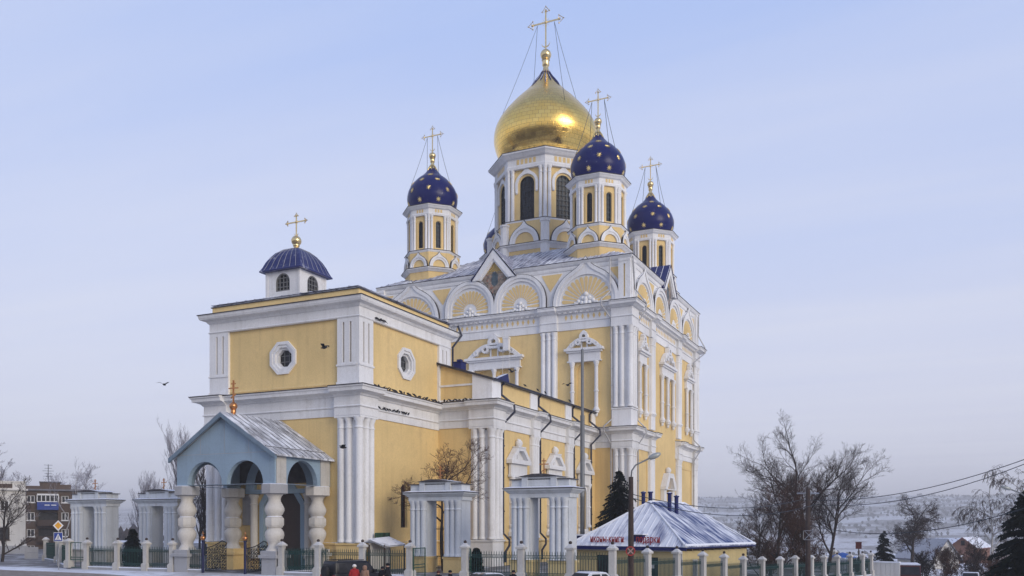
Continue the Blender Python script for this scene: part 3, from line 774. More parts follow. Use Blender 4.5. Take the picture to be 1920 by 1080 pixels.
# window hoods of the upper storey
def hood(F, c, half, base, apex, cols, ctop, bot, glazed=False):
    b = MB(); H = apex - base
    F.box(b, c - half, c + half, base - .28, base, 0, .72); F.box(b, c - half + .22, c + half - .22, base - .48, base - .28, 0, .52)
    F.box(b, c - half + .45, c + half - .45, ctop + .12, base - .48, 0, .32); F.box(b, c - half + .3, c + half - .3, ctop, ctop + .14, 0, .46)
    fr = b.out('window_surround', 'white', CATH)
    b = MB()
    w = half*.92
    def crest(k, lift):      # outer / inner edge of the swept pediment band
        pts = []
        for i in range(9):
            t = i/8
            pts.append((c - k*w*(1 - t*.80), base + lift + H*.56*(sin(t*pi/2)**1.0)*(1 if lift == 0 else .92)))
        return pts
    o_ = crest(1, 0); i_ = [(x + .30*half*.18 + .12, y - .34) for x, y in o_]
    i_ = [(x, max(base + .02, y)) for x, y in i_]
    poly = o_ + i_[::-1]
    F.plate(b, poly, [], .05, .55)
    F.plate(b, [(2*c - x, y) for x, y in poly][::-1], [], .05, .55)
    F.plate(b, arc(c, base + H*.62, H*.26, -.5, pi + .5, 14), [arc(c, base + H*.63, H*.12, -.4, pi + .4, 8)], .05, .6)
    F.plate(b, [(c - .2*H, base + H*.84), (c + .2*H, base + H*.84), (c, apex)], [], .05, .5)
    F.box(b, c - H*.30, c + H*.30, base + H*.36, base + H*.46, .05, .58)
    for q in (-1, 1):
        F.box(b, c + q*H*.17 - .07, c + q*H*.17 + .07, base, base + H*.38, .03, .3)
        for t, r in ((.26*half + .1, .17*H), (.62*half, .11*H)):
            yy = base + H*(.34 if t < half*.5 else .2)
            F.plate(b, arc(c + q*t, yy, r, 0, 2*pi, 12)[:-1], [arc(c + q*t, yy, r*.5, 0, 2*pi, 8)[:-1]], .05, .62)
    b.out('pediment', 'white', fr)
    b = MB(); F.plate(b, [(c - w*.9, base), (c + w*.9, base), (c + w*.4, base + H*.42), (c - w*.4, base + H*.42)], [], .0, .06); b.out('tympanum', 'yellow', fr)
    for q in cols:
        b = MB(); x, y, _ = F.P(c + q, 0, .25); L = ctop - bot
        b.lathe([(.31, 0), (.31, .15), (.23, .25), (.22, L*.36), (.29, L*.37), (.29, L*.395), (.22, L*.40), (.21, L - .6), (.27, L - .56), (.22, L - .5), (.36, L - .1), (.36, L)], (x, y, bot), 14)
        b.lathe([(.05, -.85), (.16, -.75), (.20, -.45), (.34, -.36), (.34, -.22), (.42, -.15), (.42, 0)], (x, y, bot), 14)
        b.out('window_column', 'white', fr, smooth=radians(35))
for c in (-11.5, 11.5): hood(FMW, c, 2.35, 23.85, 25.9, (-1.46, 1.46), 22.3, 16.8)
hood(FMW, 0, 3.85, 23.75, 26.6, (-3.0, 0, 3.0), 22.3, 16.8)
hood(FMS, -11.0, 1.95, 23.85, 25.9, (-1.15, 1.15), 22.3, 16.8); hood(FMS, -.35, 3.2, 23.85, 26.6, (-2.6, 0, 2.6), 22.3, 16.8); hood(FMS, 10.4, 1.95, 23.85, 25.9, (-1.15, 1.15), 22.3, 16.8)
# ---- zakomara zone: shell arches, gables
_petal = {}
def petal(r):
    if r not in _petal:
        b = MB(); F = Face(0, 0, -pi/2)
        w = .064*r
        pts = [(r*.34, -w*.28), (r*.80, -w)] + [(r*.88 + w*.9*cos(a), w*sin(a)) for a in [-pi/2 + pi*i/6 for i in range(7)]] + [(r*.80, w), (r*.34, w*.28)]
        F.plate(b, pts, [], 0, .05)
        _petal[r] = b.mesh('petal', 'yellow')
    return _petal[r]
def arch_outline(c, hc, r, ogee, h0):
    if not ogee: return [(c - r, h0), (c + r, h0)] + arc(c, hc, r, 0, pi, 28)
    up_ = arc(c, hc, r, 0, radians(64), 12)
    side = up_ + [(c + .25*r, hc + r*1.015), (c + .13*r, hc + r*1.12), (c, hc + r*1.30)]
    return [(c - r, h0), (c + r, h0)] + side + [(2*c - x, y) for x, y in side[:-1]][::-1]
def shell(F, c, hc, rf, ro, ogee):
    b = MB(); h0 = 28.82; rm = rf*1.09
    inner = [(c - rf, h0 + .01), (c + rf, h0 + .01)] + arc(c, hc, rf, 0, pi, 28)
    mid = arch_outline(c, hc, rf + (ro - rf)*.48, ogee, h0 + .005)
    F.plate(b, arch_outline(c, hc, ro, ogee, h0), [mid], .0, .34)
    F.plate(b, arch_outline(c, hc, rf + (ro - rf)*.56, ogee, h0 + .003), [inner], .0, .22)
    F.plate(b, [(c - rf*1.02, h0), (c + rf*1.02, h0)] + arc(c, hc, rf*1.02, 0, pi, 28), [], -.1, .035)
    o = b.out('shell_niche', 'white', CATH)
    rim = [(c + (p - c)*1.018, hc + (q - hc)*1.018 if q > hc else q) for p, q in arch_outline(c, hc, ro, ogee, h0)]
    b = MB(); F.plate(b, rim, [[(c + (p - c)*.97, max(h0 + .01, hc + (q - hc)*.97)) for p, q in arch_outline(c, hc, ro, ogee, h0)]], .02, .30); b.out('arch_flashing', 'flashing', o)
    n = 15
    for k in range(n):
        a = pi*(k + .5)/n
        place('petal', petal(rf), o, F.M(c, hc + (0 if hc < 29.4 else -.2), .035) @ Matrix.Rotation(-a, 4, 'Y'))
    if hc > 29.4:
        for q in (0, pi): place('petal', petal(rf), o, F.M(c, hc - .45, .035) @ Matrix.Rotation(-q, 4, 'Y'))
    b = MB()
    for dx_, dh, r in ((0, 1.0, .30), (0, .5, .34), (-.36, .62, .25), (.36, .62, .25), (-.78, .30, .26), (.78, .30, .26), (-1.15, .14, .2), (1.15, .14, .2), (0, .1, .36), (-.4, .12, .3), (.4, .12, .3), (-.95, .12, .2), (.95, .12, .2)):
        p = F.P(c + dx_*rf/2.8, h0 + dh*rf/2.8 + .1, .12); b.ball(p, r*rf/2.8*.8, 8, 5)
    b.out('cartouche', 'white', o, smooth=True)
    return o
def crown(F, arches, half, gc, pier_w, spands):
    b = MB(); F.box(b, -half, half, 28.8, 33.5, -.8, .0); b.out('attic_wall', 'white', CATH)
    for c, hc, rf, ro, og in arches: shell(F, c, hc, rf, ro, og)
    for tri in spands:
        b = MB(); F.plate(b, tri, [], 0, .05); b.out('spandrel', 'yellow', CATH)
    for s0, s1 in ((-half - .25, -half + pier_w), (half - pier_w, half + .25)):
        b = MB(); m = (s0 + s1)/2; F.plate(b, rect(s0, s1, 28.82, 33.2), [rect(m - .10, m + .10, 29.2, 32.9)], -.01, .36); F.box(b, s0, s1, 33.2, 33.5, -.01, .42); b.out('pier', 'white', CATH)
        b = MB(); F.box(b, m - .15, m + .15, 29.1, 33.0, 0.004, .2); b.out('pier_slot', 'yellow', CATH)
    b = MB()
    F.plate(b, [(gc - 2.85, 33.1), (gc, 36.6), (gc + 2.85, 33.1), (gc + 2.05, 33.1), (gc, 35.5), (gc - 2.05, 33.1)], [], -.2, .55)
    F.plate(b, [(gc - 2.1, 33.1), (gc, 35.55), (gc + 2.1, 33.1), (gc + 1.72, 33.1), (gc, 35.2), (gc - 1.72, 33.1)], [], -.2, .40)
    g = b.out('gable', 'white', CATH)
    b = MB(); Fl = Face(0, 0, -pi/2); Fl.plate(b, [(0, 0), (1.75, 2.1), (0, 4.25), (-1.75, 2.1)], [], 0, .1)
    place('mosaic_panel', b.mesh('mosaic_panel', 'mosaic'), g, F.M(gc, 31.15, .06))
    # little pitched roof behind the gable
    b = MB(); e = MB()
    b.add([F.P(gc - 3.0, 33.2, .62), F.P(gc, 36.78, .62), F.P(gc + 3.0, 33.2, .62), F.P(gc - 3.0, 33.2, -6.5), F.P(gc, 36.78, -6.5), F.P(gc + 3.0, 33.2, -6.5)],
          [(0, 1, 4, 3), (1, 2, 5, 4)])
    b.add([F.P(gc - 3.0, 33.08, .62), F.P(gc, 36.66, .62), F.P(gc + 3.0, 33.08, .62), F.P(gc - 3.0, 33.08, -6.5), F.P(gc, 36.66, -6.5), F.P(gc + 3.0, 33.08, -6.5)],
          [(0, 1, 4, 3), (1, 2, 5, 4)])
    r_ = b.out('gable_roof', 'roof_blue', g, recalc=False)
    for i in range(8):
        d = .5 - i*.85
        for q in (-1, 1): e.tube([F.P(gc, 36.80, d), F.P(gc + q*3.0, 33.22, d)], .03, 4)
    stuff(e.out('seams', 'snow', r_))
crown(FMW, [(-11.65, 29.1, 3.2, 4.0, True), (-3.37, 29.85, 2.6, 3.36, False), (3.37, 29.85, 2.6, 3.36, False), (11.65, 29.1, 3.2, 4.0, True)], 16.75, 0, 1.15,
      [[(6.1, 32.75), (7.2, 30.8), (8.7, 32.75)], [(-8.7, 32.75), (-7.2, 30.8), (-6.1, 32.75)], [(14.4, 32.75), (15.55, 31.2), (15.55, 32.75)], [(-14.4, 32.75), (-15.55, 32.75), (-15.55, 31.2)]])
crown(FMS, [(-10.2, 29.1, 2.85, 3.6, True), (-3.2, 29.85, 2.45, 3.18, False), (3.2, 29.85, 2.45, 3.18, False), (10.2, 29.1, 2.85, 3.6, True)], 15.18, 0, 1.2,
      [[(5.7, 32.75), (6.5, 30.9), (7.9, 32.75)], [(-7.9, 32.75), (-6.5, 30.9), (-5.7, 32.75)], [(12.7, 32.75), (13.8, 31.4), (13.8, 32.75)]])
def top_mould(path): return band('cornice', path, [(-.5, 33.0), (.08, 33.0), (.14, 33.2), (.14, 33.4), (.3, 33.5), (.46, 33.72), (.5, 33.86), (-.5, 33.92)], flash=(.5, 33.86))
top_mould([(WX, 16.75), (WX, 2.7)]); top_mould([(WX, -2.7), (WX, SY), (-2.7, SY)]); top_mould([(2.7, SY), (EXX + .2, SY), (EXX + .2, 14)])
b = MB()
ox0, ox1, oy0, oy1, zi, hi = WX - .2, EXX + .2, SY - .2, 17.0, 38.55, 6.8
b.add([(ox0, oy0, 33.95), (ox1, oy0, 33.95), (ox1, oy1, 33.95), (ox0, oy1, 33.95), (-hi, -hi, zi), (hi, -hi, zi), (hi, hi, zi), (-hi, hi, zi)],
      [(0, 1, 5, 4), (1, 2, 6, 5), (2, 3, 7, 6), (3, 0, 4, 7), (4, 5, 6, 7), (3, 2, 1, 0)])
rf_ = b.out('roof', 'roof_main', CATH)
b = MB()
for i in range(1, 52):
    y = oy0 + (oy1 - oy0)*i/52; t = 1 if abs(y) < hi else (17.0 - abs(y))/(17.0 - hi)
    t = max(0.02, t); b.tube([(ox0, y, 34.0), (ox0 + (-hi - ox0)*t, y, 34.0 + (zi - 33.95)*t)], .035, 4)
for i in range(1, 46):
    x = ox0 + (ox1 - ox0)*i/46; t = 1 if abs(x) < hi else max(.02, (15.4 - abs(x))/(15.4 - hi))
    b.tube([(x, oy0, 34.0), (x, oy0 + (-hi - oy0)*t, 34.0 + (zi - 33.95)*t)], .035, 4)
stuff(b.out('roof_seams', 'roof_main', rf_))

# ---- drums and domes
def octpath(x, y, r): return [(x + r*cos(a), y + r*sin(a)) for a in [pi/8 + pi/4*k for k in range(8)]]   # anticlockwise: outward is right
_wm = {}
def drum(x, y, R, z, big):
    """z: list of levels roof, kok_base, kok_top, sill, capital, cornice_top"""
    z0, zk, zs, zc, zt = z
    A = cos(pi/8); Rw = R*.955; side = 2*Rw*sin(pi/8)
    ww = side*(.20 if big else .135); wt_ = zc - (zc - zs)*(.14 if big else .16) - ww; wb = zs + (.12 if big else .35)
    b = MB(); faces = [Face(x + Rw*A*cos(pi/4*k), y + Rw*A*sin(pi/4*k), pi/4*k) for k in range(8)]
    for F in faces: F.plate(b, rect(-side/2, side/2, zs - .3, zc + .5), [arch(-ww, ww, wb, wt_)], -.45, 0)
    D = b.out('drum', 'yellow', CATH)
    for F in faces:
        bar_window(F, -ww, ww, wb, wt_, 4 if big else 2, 9 if big else 6, 'dark_iron', -.22, D, False, .08)
        w = MB(); F.plate(w, arch(-ww - .02, ww + .02, wb - .02, wt_), [], -.42, -.36); w.out('pane', 'glass', D)
        w = MB()
        if big:
            hh = wt_
            F.plate(w, [(ww*1.55, hh - .9), (ww*1.6, hh)] + arc(0, hh, ww*1.6, 0, radians(65), 8) + [(0, hh + ww*2.1)] + [(-p, q) for p, q in arc(0, hh, ww*1.6, 0, radians(65), 8)][::-1] + [(-ww*1.6, hh), (-ww*1.55, hh - .9), (-ww*1.25, hh - .9)] + arc(0, hh, ww*1.25, pi, 0, 14) + [(ww*1.25, hh - .9)], [], 0, .2)
            for q in (-1, 1): w.ball(F.P(q*ww*1.4, hh - 1.0, .1), ww*.2, 8, 5)
            w.out('window_hood', 'white', D)
        else:
            F.plate(w, arch(-ww*1.5, ww*1.5, wb - .2, wt_, 10), [arch(-ww*1.18, ww*1.18, wb - .02, wt_, 10)], 0, .08); w.out('window_hood', 'yellow', D)
    cr = .235 if big else .155; R2 = R*1.0
    for k in range(8):
        a = pi/8 + pi/4*k
        cx_, cy_ = x + (R2 - cr*.9)*cos(a), y + (R2 - cr*.9)*sin(a)
        column(D, cx_, cy_, zs, zc, cr)
        for q in (-1, 1):
            an = a + q*pi/8; tx, ty = -sin(an)*q, cos(an)*q
            bx = x + (Rw)*cos(a) - tx*0 + cos(an)*cr*.55; by = y + Rw*sin(a) + sin(an)*cr*.55
            sp = cr*2.35
            column(D, bx + q*(-sin(an))*sp, by + q*cos(an)*sp, zs, zc, cr)
    H = zt - zc
    ro = R*1.0 - .0
    P8 = octpath(x, y, R*.97)
    e = R*.10
    band('cornice', P8, [(-.5, zc - .03), (.10 + e*.3, zc - .03), (.12 + e*.3, zc + H*.16), (.05 + e*.2, zc + H*.22), (.05 + e*.2, zc + H*.60), (.2 + e*.4, zc + H*.66), (.22 + e*.8, zc + H*.80), (.28 + e, zc + H*.86), (.28 + e, zc + H*.95), (-.6, zt)], 'white', D, True, (.28 + e, zc + H*.95))
    w = MB(); n = 5 if big else 3; ps = .26 if big else .16
    for k in range(8):
        F = Face(x + R*.97*A*cos(pi/4*k), y + R*.97*A*sin(pi/4*k), pi/4*k)
        for i in range(n):
            s = (i - (n - 1)/2)*ps*2.25; F.box(w, s - ps*.72, s + ps*.72, zc + H*.27, zc + H*.57, 0, .07 + e*.2)
    stuff(w.out('cornice_squares', 'yellow', D))
    band('cornice', octpath(x, y, R*.99), [(-.5, zs - (.75 if big else .38)), (.12, zs - (.75 if big else .38)), (.30, zs - (.34 if big else .16)), (.34, zs - .05), (.34, zs), (-.5, zs + .1)], 'white', D, True, (.34, zs))
    # kokoshnik tier and base
    Rk = R*1.07; sk = 2*Rk*sin(pi/8)
    w = MB(); w.lathe([(Rk, z0 - 2.5), (Rk, zs - .3)], (x, y, 0), 8, 0, rot=pi/8); w.out('drum_base', 'yellow', D)
    for k in range(8):
        F = Face(x + Rk*A*cos(pi/4*k), y + Rk*A*sin(pi/4*k), pi/4*k)
        r = sk*(.36 if big else .46); hk = (zs - zk)
        hc = zk + hk*.04
        sc_ = min(1.0, hk*.60/r)
        o_ = [(p, hc + (q - hc)*sc_*1.12) for p, q in arch_outline(0, hc, r, True, zk)]
        i_ = [(p, hc + (q - hc)*sc_*1.12) for p, q in [(-r*.66, zk + .01), (r*.66, zk + .01)] + arc(0, hc, r*.66, 0, pi, 16)]
        m_ = [(p, hc + (q - hc)*sc_*1.12) for p, q in [(-r*.84, zk + .005), (r*.84, zk + .005)] + arc(0, hc, r*.84, 0, pi, 16)]
        w = MB(); F.plate(w, o_, [m_], 0, .30 if big else .26); F.plate(w, [(p*1.0, q) for p, q in m_], [i_], 0, .18)
        kk = w.out('kokoshnik', 'white', D)
        rim = [(p*1.05, zk + (q - zk)*1.05) for p, q in o_]
        w = MB(); F.plate(w, rim, [[(p*.9, zk + (q - zk)*.9 + .02) for p, q in o_]], .01, .22); w.out('flashing', 'flashing', D)
        if big:
            a = pi/4*k + pi/8; px, py = x + Rk*cos(a), y + Rk*sin(a)
            w = MB(); w.lathe([(.62, z0 - 1.5), (.62, zk - .3), (.72, zk - .2), (.72, zk - .05), (.6, zk), (.58, zs - .8), (.7, zs - .7), (.7, zs - .5)], (px, py, 0), 8, 0, rot=a + pi/8); w.out('base_pier', 'white', D)
    e2 = R*.07
    band('cornice', octpath(x, y, Rk), [(-.5, zk - (.72 if big else .5)), (.08, zk - (.72 if big else .5)), (.2 + e2*.5, zk - .3), (.26 + e2, zk - .2), (.26 + e2, zk - .06), (-.5, zk + .03)], 'white', D, True, (.26 + e2, zk - .06))
    return D
def dome(x, y, zb, prof, mat, stars, zball, rball, ctop, cw, ct):
    """prof: (r, z) absolute heights"""
    # smooth the profile with Catmull-Rom
    P_ = [Vector(p) for p in prof]; fine = []
    for i in range(len(P_) - 1):
        a, b_, c, d = P_[max(i - 1, 0)], P_[i], P_[i + 1], P_[min(i + 2, len(P_) - 1)]
        for k in range(5):
            t = k/5; fine.append(.5*((2*b_) + (c - a)*t + (2*a - 5*b_ + 4*c - d)*t*t + (3*b_ - a - 3*c + d)*t**3))
    fine.append(P_[-1])
    b = MB(); b.lathe([(max(p[0], .02), p[1] - zb) for p in fine], (0, 0, 0), 96 if not stars else 64)
    D = place('dome', b.mesh('dome', mat, smooth=True), CATH, T(x, y, zb))
    top = prof[-1][1]; r0 = prof[-1][0]
    # lance leaves round the neck
    b = MB(); n = 16; L = (top - zb)*(.20 if not stars else .12)
    def rad(h):
        for p, q in zip(fine, fine[1:]):
            if p[1] <= h <= q[1]: return p[0] + (q[0] - p[0])*(h - p[1])/max(1e-6, q[1] - p[1])
        return fine[-1][0]
    for k in range(n):
        a = 2*pi*k/n
        LL = L*(1 if k % 2 else .72)
        pts = []
        for i in range(6):
            h = top + .02 - LL*i/5; r = rad(min(h, top)) + .03; pts.append((x + r*cos(a), y + r*sin(a), h))
        b.tube(pts, [r0*.12, r0*.14, r0*.18, r0*.22, r0*.20, r0*.05], 5)
    b.out('neck_leaves', 'trim_blue' if not stars else 'gold_star', D)
    f = finial(D, x, y, top - .1, zball, rball)
    h = ctop - (zball + rball*.9)
    place('cross', cross_mesh(h, cw, ct), D, T(x, y, zball + rball*.9, pi/2))
    hb = zball + rball*.9 + h*.60
    for q in (-1, 1):
        for sx in (-1, 1):
            hd = zb + (top - zb)*(.52 if sx*q > 0 else .60); r = rad(hd)
            a = q*(pi/2) + sx*.75
            b = MB(); A_ = Vector((x, y + q*cw*.55, hb)); B_ = Vector((x + r*cos(a), y + r*sin(a), hd))
            b.tube([A_ + (B_ - A_)*t - Vector((0, 0, .25*sin(pi*t))) for t in (0, .25, .5, .75, 1)], .028, 4); b.out('chain', 'dark_iron', D)
    if stars:
        for j, (h, n) in enumerate(((.16, 8), (.38, 8), (.585, 8), (.72, 4))):
            hh = zb + (top - zb)*h; r = rad(hh); sl_ = (rad(hh + .1) - rad(hh - .1))/.2
            for k in range(n):
                a = radians(202) + 2*pi*k/n + (0 if j % 2 else pi/8)
                nrm = Vector((cos(a), sin(a), -sl_)).normalized()
                m = Matrix.Translation((x + r*cos(a), y + r*sin(a), hh)) @ nrm.to_track_quat('Z', 'Y').to_matrix().to_4x4()
                place('star', star_mesh(), D, m)
    return D
_star = []
def star_mesh():
    if not _star:
        b = MB(); pts = [((.36 if k % 2 == 0 else .13)*cos(pi*k/8), (.36 if k % 2 == 0 else .13)*sin(pi*k/8), .03) for k in range(16)]
        b.add(pts + [(0, 0, .08)] + [(p[0], p[1], -.03) for p in pts], [(k, (k + 1) % 16, 16) for k in range(16)] + [(k, k + 17, (k + 1) % 16 + 17, (k + 1) % 16) for k in range(16)])
        _star.append(b.mesh('star', 'gold_star'))
    return _star[0]
drum(0, 0, 6.94, (38.3, 39.75, 43.0, 49.75, 51.9), True)
dome(0, 0, 51.6, [(5.1, 51.6), (5.75, 52.3), (6.25, 53.05), (6.62, 53.85), (6.93, 54.8), (7.05, 55.7), (6.92, 56.8), (6.5, 57.9), (5.62, 59.2), (4.1, 60.9), (2.95, 62.0), (1.75, 63.3), (.95, 64.3), (.55, 65.0)], 'gold_leaf', False, 67.4, .74, 74.0, 2.25, .09)
for px, py in ((-10.77, -11.41), (-10.77, 11.41), (10.77, -11.41), (10.77, 11.41)):
    drum(px, py, 3.32, (34.4, 36.25, 38.5, 42.95, 44.25), False)
    dome(px, py, 44.0, [(2.55, 44.0), (2.85, 44.5), (3.1, 45.0), (3.24, 45.5), (3.27, 46.0), (3.18, 46.6), (2.98, 47.15), (2.6, 47.75), (1.98, 48.45), (1.3, 49.0), (.75, 49.6), (.42, 50.15), (.30, 50.4)], 'blue_dome', True, 51.7, .45, 55.6, 1.4, .06)

# ---- downpipes
def downpipe(pts, mat, r=.085):
    b = MB(); b.tube(pts, r, 8); o = b.out('downpipe', mat, CATH, smooth=radians(50))
    e = MB()
    for (x0, y0, z0), (x1, y1, z1) in zip(pts, pts[1:]):
        n = int(abs(z0 - z1)/2.2) if abs(z0 - z1) > 2.5 else 0
        for i in range(1, n + 1):
            t = i/(n + 1); e.lathe([(r*1.5, -.06), (r*1.5, .06)], (x0 + (x1 - x0)*t, y0 + (y1 - y0)*t, z0 + (z1 - z0)*t), 8)
    if e.v: e.out('pipe_clamps', mat, o)
for x in (-39.75, -31.55, -22.6, -17.4):
    y = -12.85
    downpipe([(x, -13.1, 16.3), (x, y, 16.0), (x, y, 15.2), (x + .5, -13.85, 14.3), (x + .5, -13.9, 13.7), (x, -13.0, 12.6), (x, -13.0, 2.9), (x + .35, -13.45, 2.3), (x + .35, -13.45, 1.8), (x, -13.2, 1.2), (x, -13.2, .3)], 'downpipe', .11)
downpipe([(-15.8, -14.65, 33.7), (-15.8, -14.65, 29.9), (-16.7, -13.9, 28.9), (-16.7, -13.9, 28.3), (-15.75, -14.75, 26.9), (-15.65, -14.85, 15.6), (-16.6, -14.2, 14.7), (-16.6, -14.2, 14.2), (-15.75, -14.75, 12.8), (-15.75, -14.75, .5)], 'grey_pipe')
downpipe([(-15.4, -17.2, 33.7), (-14.6, -17.2, 30.2), (-12.9, -18.0, 28.9), (-12.9, -18.0, 28.2), (-13.3, -17.1, 26.6), (-13.3, -17.1, 15.6), (-12.9, -18.0, 14.6), (-12.9, -18.0, 14.1), (-13.3, -17.15, 12.8), (-13.3, -17.15, .5)], 'grey_pipe')
downpipe([(15.1, -17.2, 33.6), (14.9, -17.2, 30.6), (15.6, -18.0, 28.9), (15.6, -18.0, 28.2), (12.6, -17.1, 26.4), (12.6, -17.1, 15.6), (12.9, -18.0, 14.6), (12.9, -18, 14.1), (12.5, -17.15, 12.6), (12.5, -17.15, .3)], 'grey_pipe')
downpipe([(-39.2, -8.1, 21.9), (-39.2, -8.5, 21.0), (-39.55, -7.75, 19.9), (-39.55, -7.75, 17.4)], 'downpipe', .1)

# ================================================================== ENTRANCE PORCH
PORCH = thing('entrance_porch', 'light blue gabled porch on white bulbous columns before the yellow narthex', 'porch', (-57, 0, 0))
def balcol(x, y, ped, dz=0.0):
    b = MB(); c = [(1.3, 0, .0)]
    b.box(x - .65, x + .65, y - .65, y + .65, -.25, 1.2); b.box(x - .82, x + .82, y - .82, y + .82, 1.2, 1.42); b.box(x - .7, x + .7, y - .7, y + .7, 1.42, 1.72)
    b.out('pedestal', ped, PORCH)
    b = MB()
    b.lathe([(.63, 1.72), (.62, 1.82), (.50, 1.98), (.44, 2.15), (.50, 2.35), (.63, 2.6), (.70, 2.86), (.67, 3.08), (.53, 3.30), (.45, 3.38), (.58, 3.43), (.60, 3.52)], (x, y, 0), 24)
    b.lathe([(.66, 3.53), (.70, 3.6), (.70, 4.06), (.66, 4.13)], (x, y, 0), 8, rot=pi/8)
    b.lathe([(.58, 4.14), (.58, 4.2), (.48, 4.26), (.60, 4.4), (.71, 4.66), (.70, 4.82), (.58, 5.08), (.45, 5.33), (.43, 5.5), (.50, 5.68), (.64, 5.84)], (x, y, 0), 24)
    b.out('column', 'porch_stone', PORCH, smooth=radians(38))
    b = MB(); b.lathe([(.86, 5.85), (.98, 5.9), (.98, 6.55), (.9, 6.6)], (x, y, 0), 8, rot=pi/8); b.out('abacus', 'concrete' if ped == 'concrete' else 'porch_stone', PORCH)
balcol(-59.8, 4.27, 'concrete'); balcol(-59.8, -4.27, 'concrete'); balcol(-54.85, 4.27, 'yellow'); balcol(-54.85, -4.27, 'porch_stone')
FP = Face(-60.35, 0, pi)
plain('mosaic_dark', (.035, .032, .034), .6, 0, .3, .8, 1.2)
b = MB()
FP.plate(b, [(-4.75, 6.6), (4.75, 6.6), (4.75, 8.75), (0, 11.75), (-4.75, 8.75)],
         [[(p, q + .02) for p, q in arch(-3.68, -.24, 6.6, 6.62, 18)], [(p, q + .02) for p, q in arch(.24, 3.68, 6.6, 6.62, 18)]], -.4, 0)
b.out('gable_wall', 'porch_blue', PORCH)
for y, ph in ((-4.75, -pi/2), (4.75, pi/2)):
    b = MB(); F = Face(0, y, ph); k = 1 if ph < 0 else -1
    pts = sorted([k*-59.95, k*-53.85]); c = k*-57.2
    F.plate(b, rect(pts[0], pts[1], 6.6, 8.75), [[(p, q + .02) for p, q in arch(c - 1.76, c + 1.76, 6.6, 6.65, 18)]], -.4, -.002)
    b.out('side_wall', 'porch_blue', PORCH)
    for a, e in ((k*-60.2, k*-59.15), (k*-55.1, k*-54.0)): b = MB(); F.box(b, min(a, e), max(a, e), 6.62, 8.7, 0, .07); b.out('corner_pilaster', 'old_white', PORCH)
b = MB(); b.box(-59.9, -53.9, -4.3, 4.3, 8.72, 8.8); b.out('ceiling', 'wood_dark', PORCH)
b = MB(); Face(-53.8, 0, pi).box(b, -4.2, 4.2, 6.98, 8.7, .02, .3); b.out('fresco_panel', 'mosaic_dark', PORCH)
for s in (-3.5, 3.5): b = MB(); Face(-53.8, 0, pi).box(b, s - .6, s + .6, 3.6, 6.1, .02, .12); b.out('notice_panel', 'concrete', PORCH)
b = MB()
for q in (-2.35, 0, 2.35): FP.box(b, q - .012, q + .012, 8.95, 11.7 - abs(q)*.64 - .1, 0, .012)
FP.box(b, -4.6, 4.6, 8.9, 8.93, 0, .012); b.out('board_joints', 'concrete', PORCH)
rise, half_ = 3.2, 5.2
b = MB()
for k in (-1, 1):
    sl_ = [(0, 11.86), (k*half_, 8.58), (k*half_, 8.70), (0, 12.0)]
    b.add([(-60.8, y, z) for y, z in sl_] + [(-53.85, y, z) for y, z in sl_], [(0, 1, 2, 3), (7, 6, 5, 4), (0, 4, 5, 1), (1, 5, 6, 2), (2, 6, 7, 3), (3, 7, 4, 0)])
pr = b.out('roof', 'roof_porch', PORCH)
b = MB()
for i in range(1, 10):
    x = -60.8 + 6.95*i/10
    for k in (-1, 1): b.tube([(x, 0, 12.02), (x, k*half_, 8.73)], .025, 4)
for k in (-1, 1): b.tube([(-60.8, k*4.3, 9.30), (-53.9, k*4.3, 9.30)], .05, 4)
stuff(b.out('roof_seams', 'flashing', pr))
b = MB()
for k in (-1, 1):
    FP.plate(b, [(0, 11.62), (k*5.2, 8.34), (k*5.2, 8.66), (0, 11.94)] if k > 0 else [(0, 11.94), (k*5.2, 8.66), (k*5.2, 8.34), (0, 11.62)], [], .30, .47)
plain('barge', (.16, .22, .28), .6); b.out('bargeboard', 'barge', PORCH)
b = MB(); b.tube([(-60.2, -4.3, 6.6), (-60.2, 4.3, 6.6)], .05, 6); b.tube([(-59.8, -4.6, 6.62), (-54.8, -4.6, 6.62)], .05, 6); b.out('tie_rod', 'flashing', PORCH)
finial(PORCH, -59.4, 0, 11.7, 12.55, .30, 'copper_ball')
place('cross', ortho_mesh(1.7, .45, .05), PORCH, T(-59.4, 0, 12.8, pi/2))

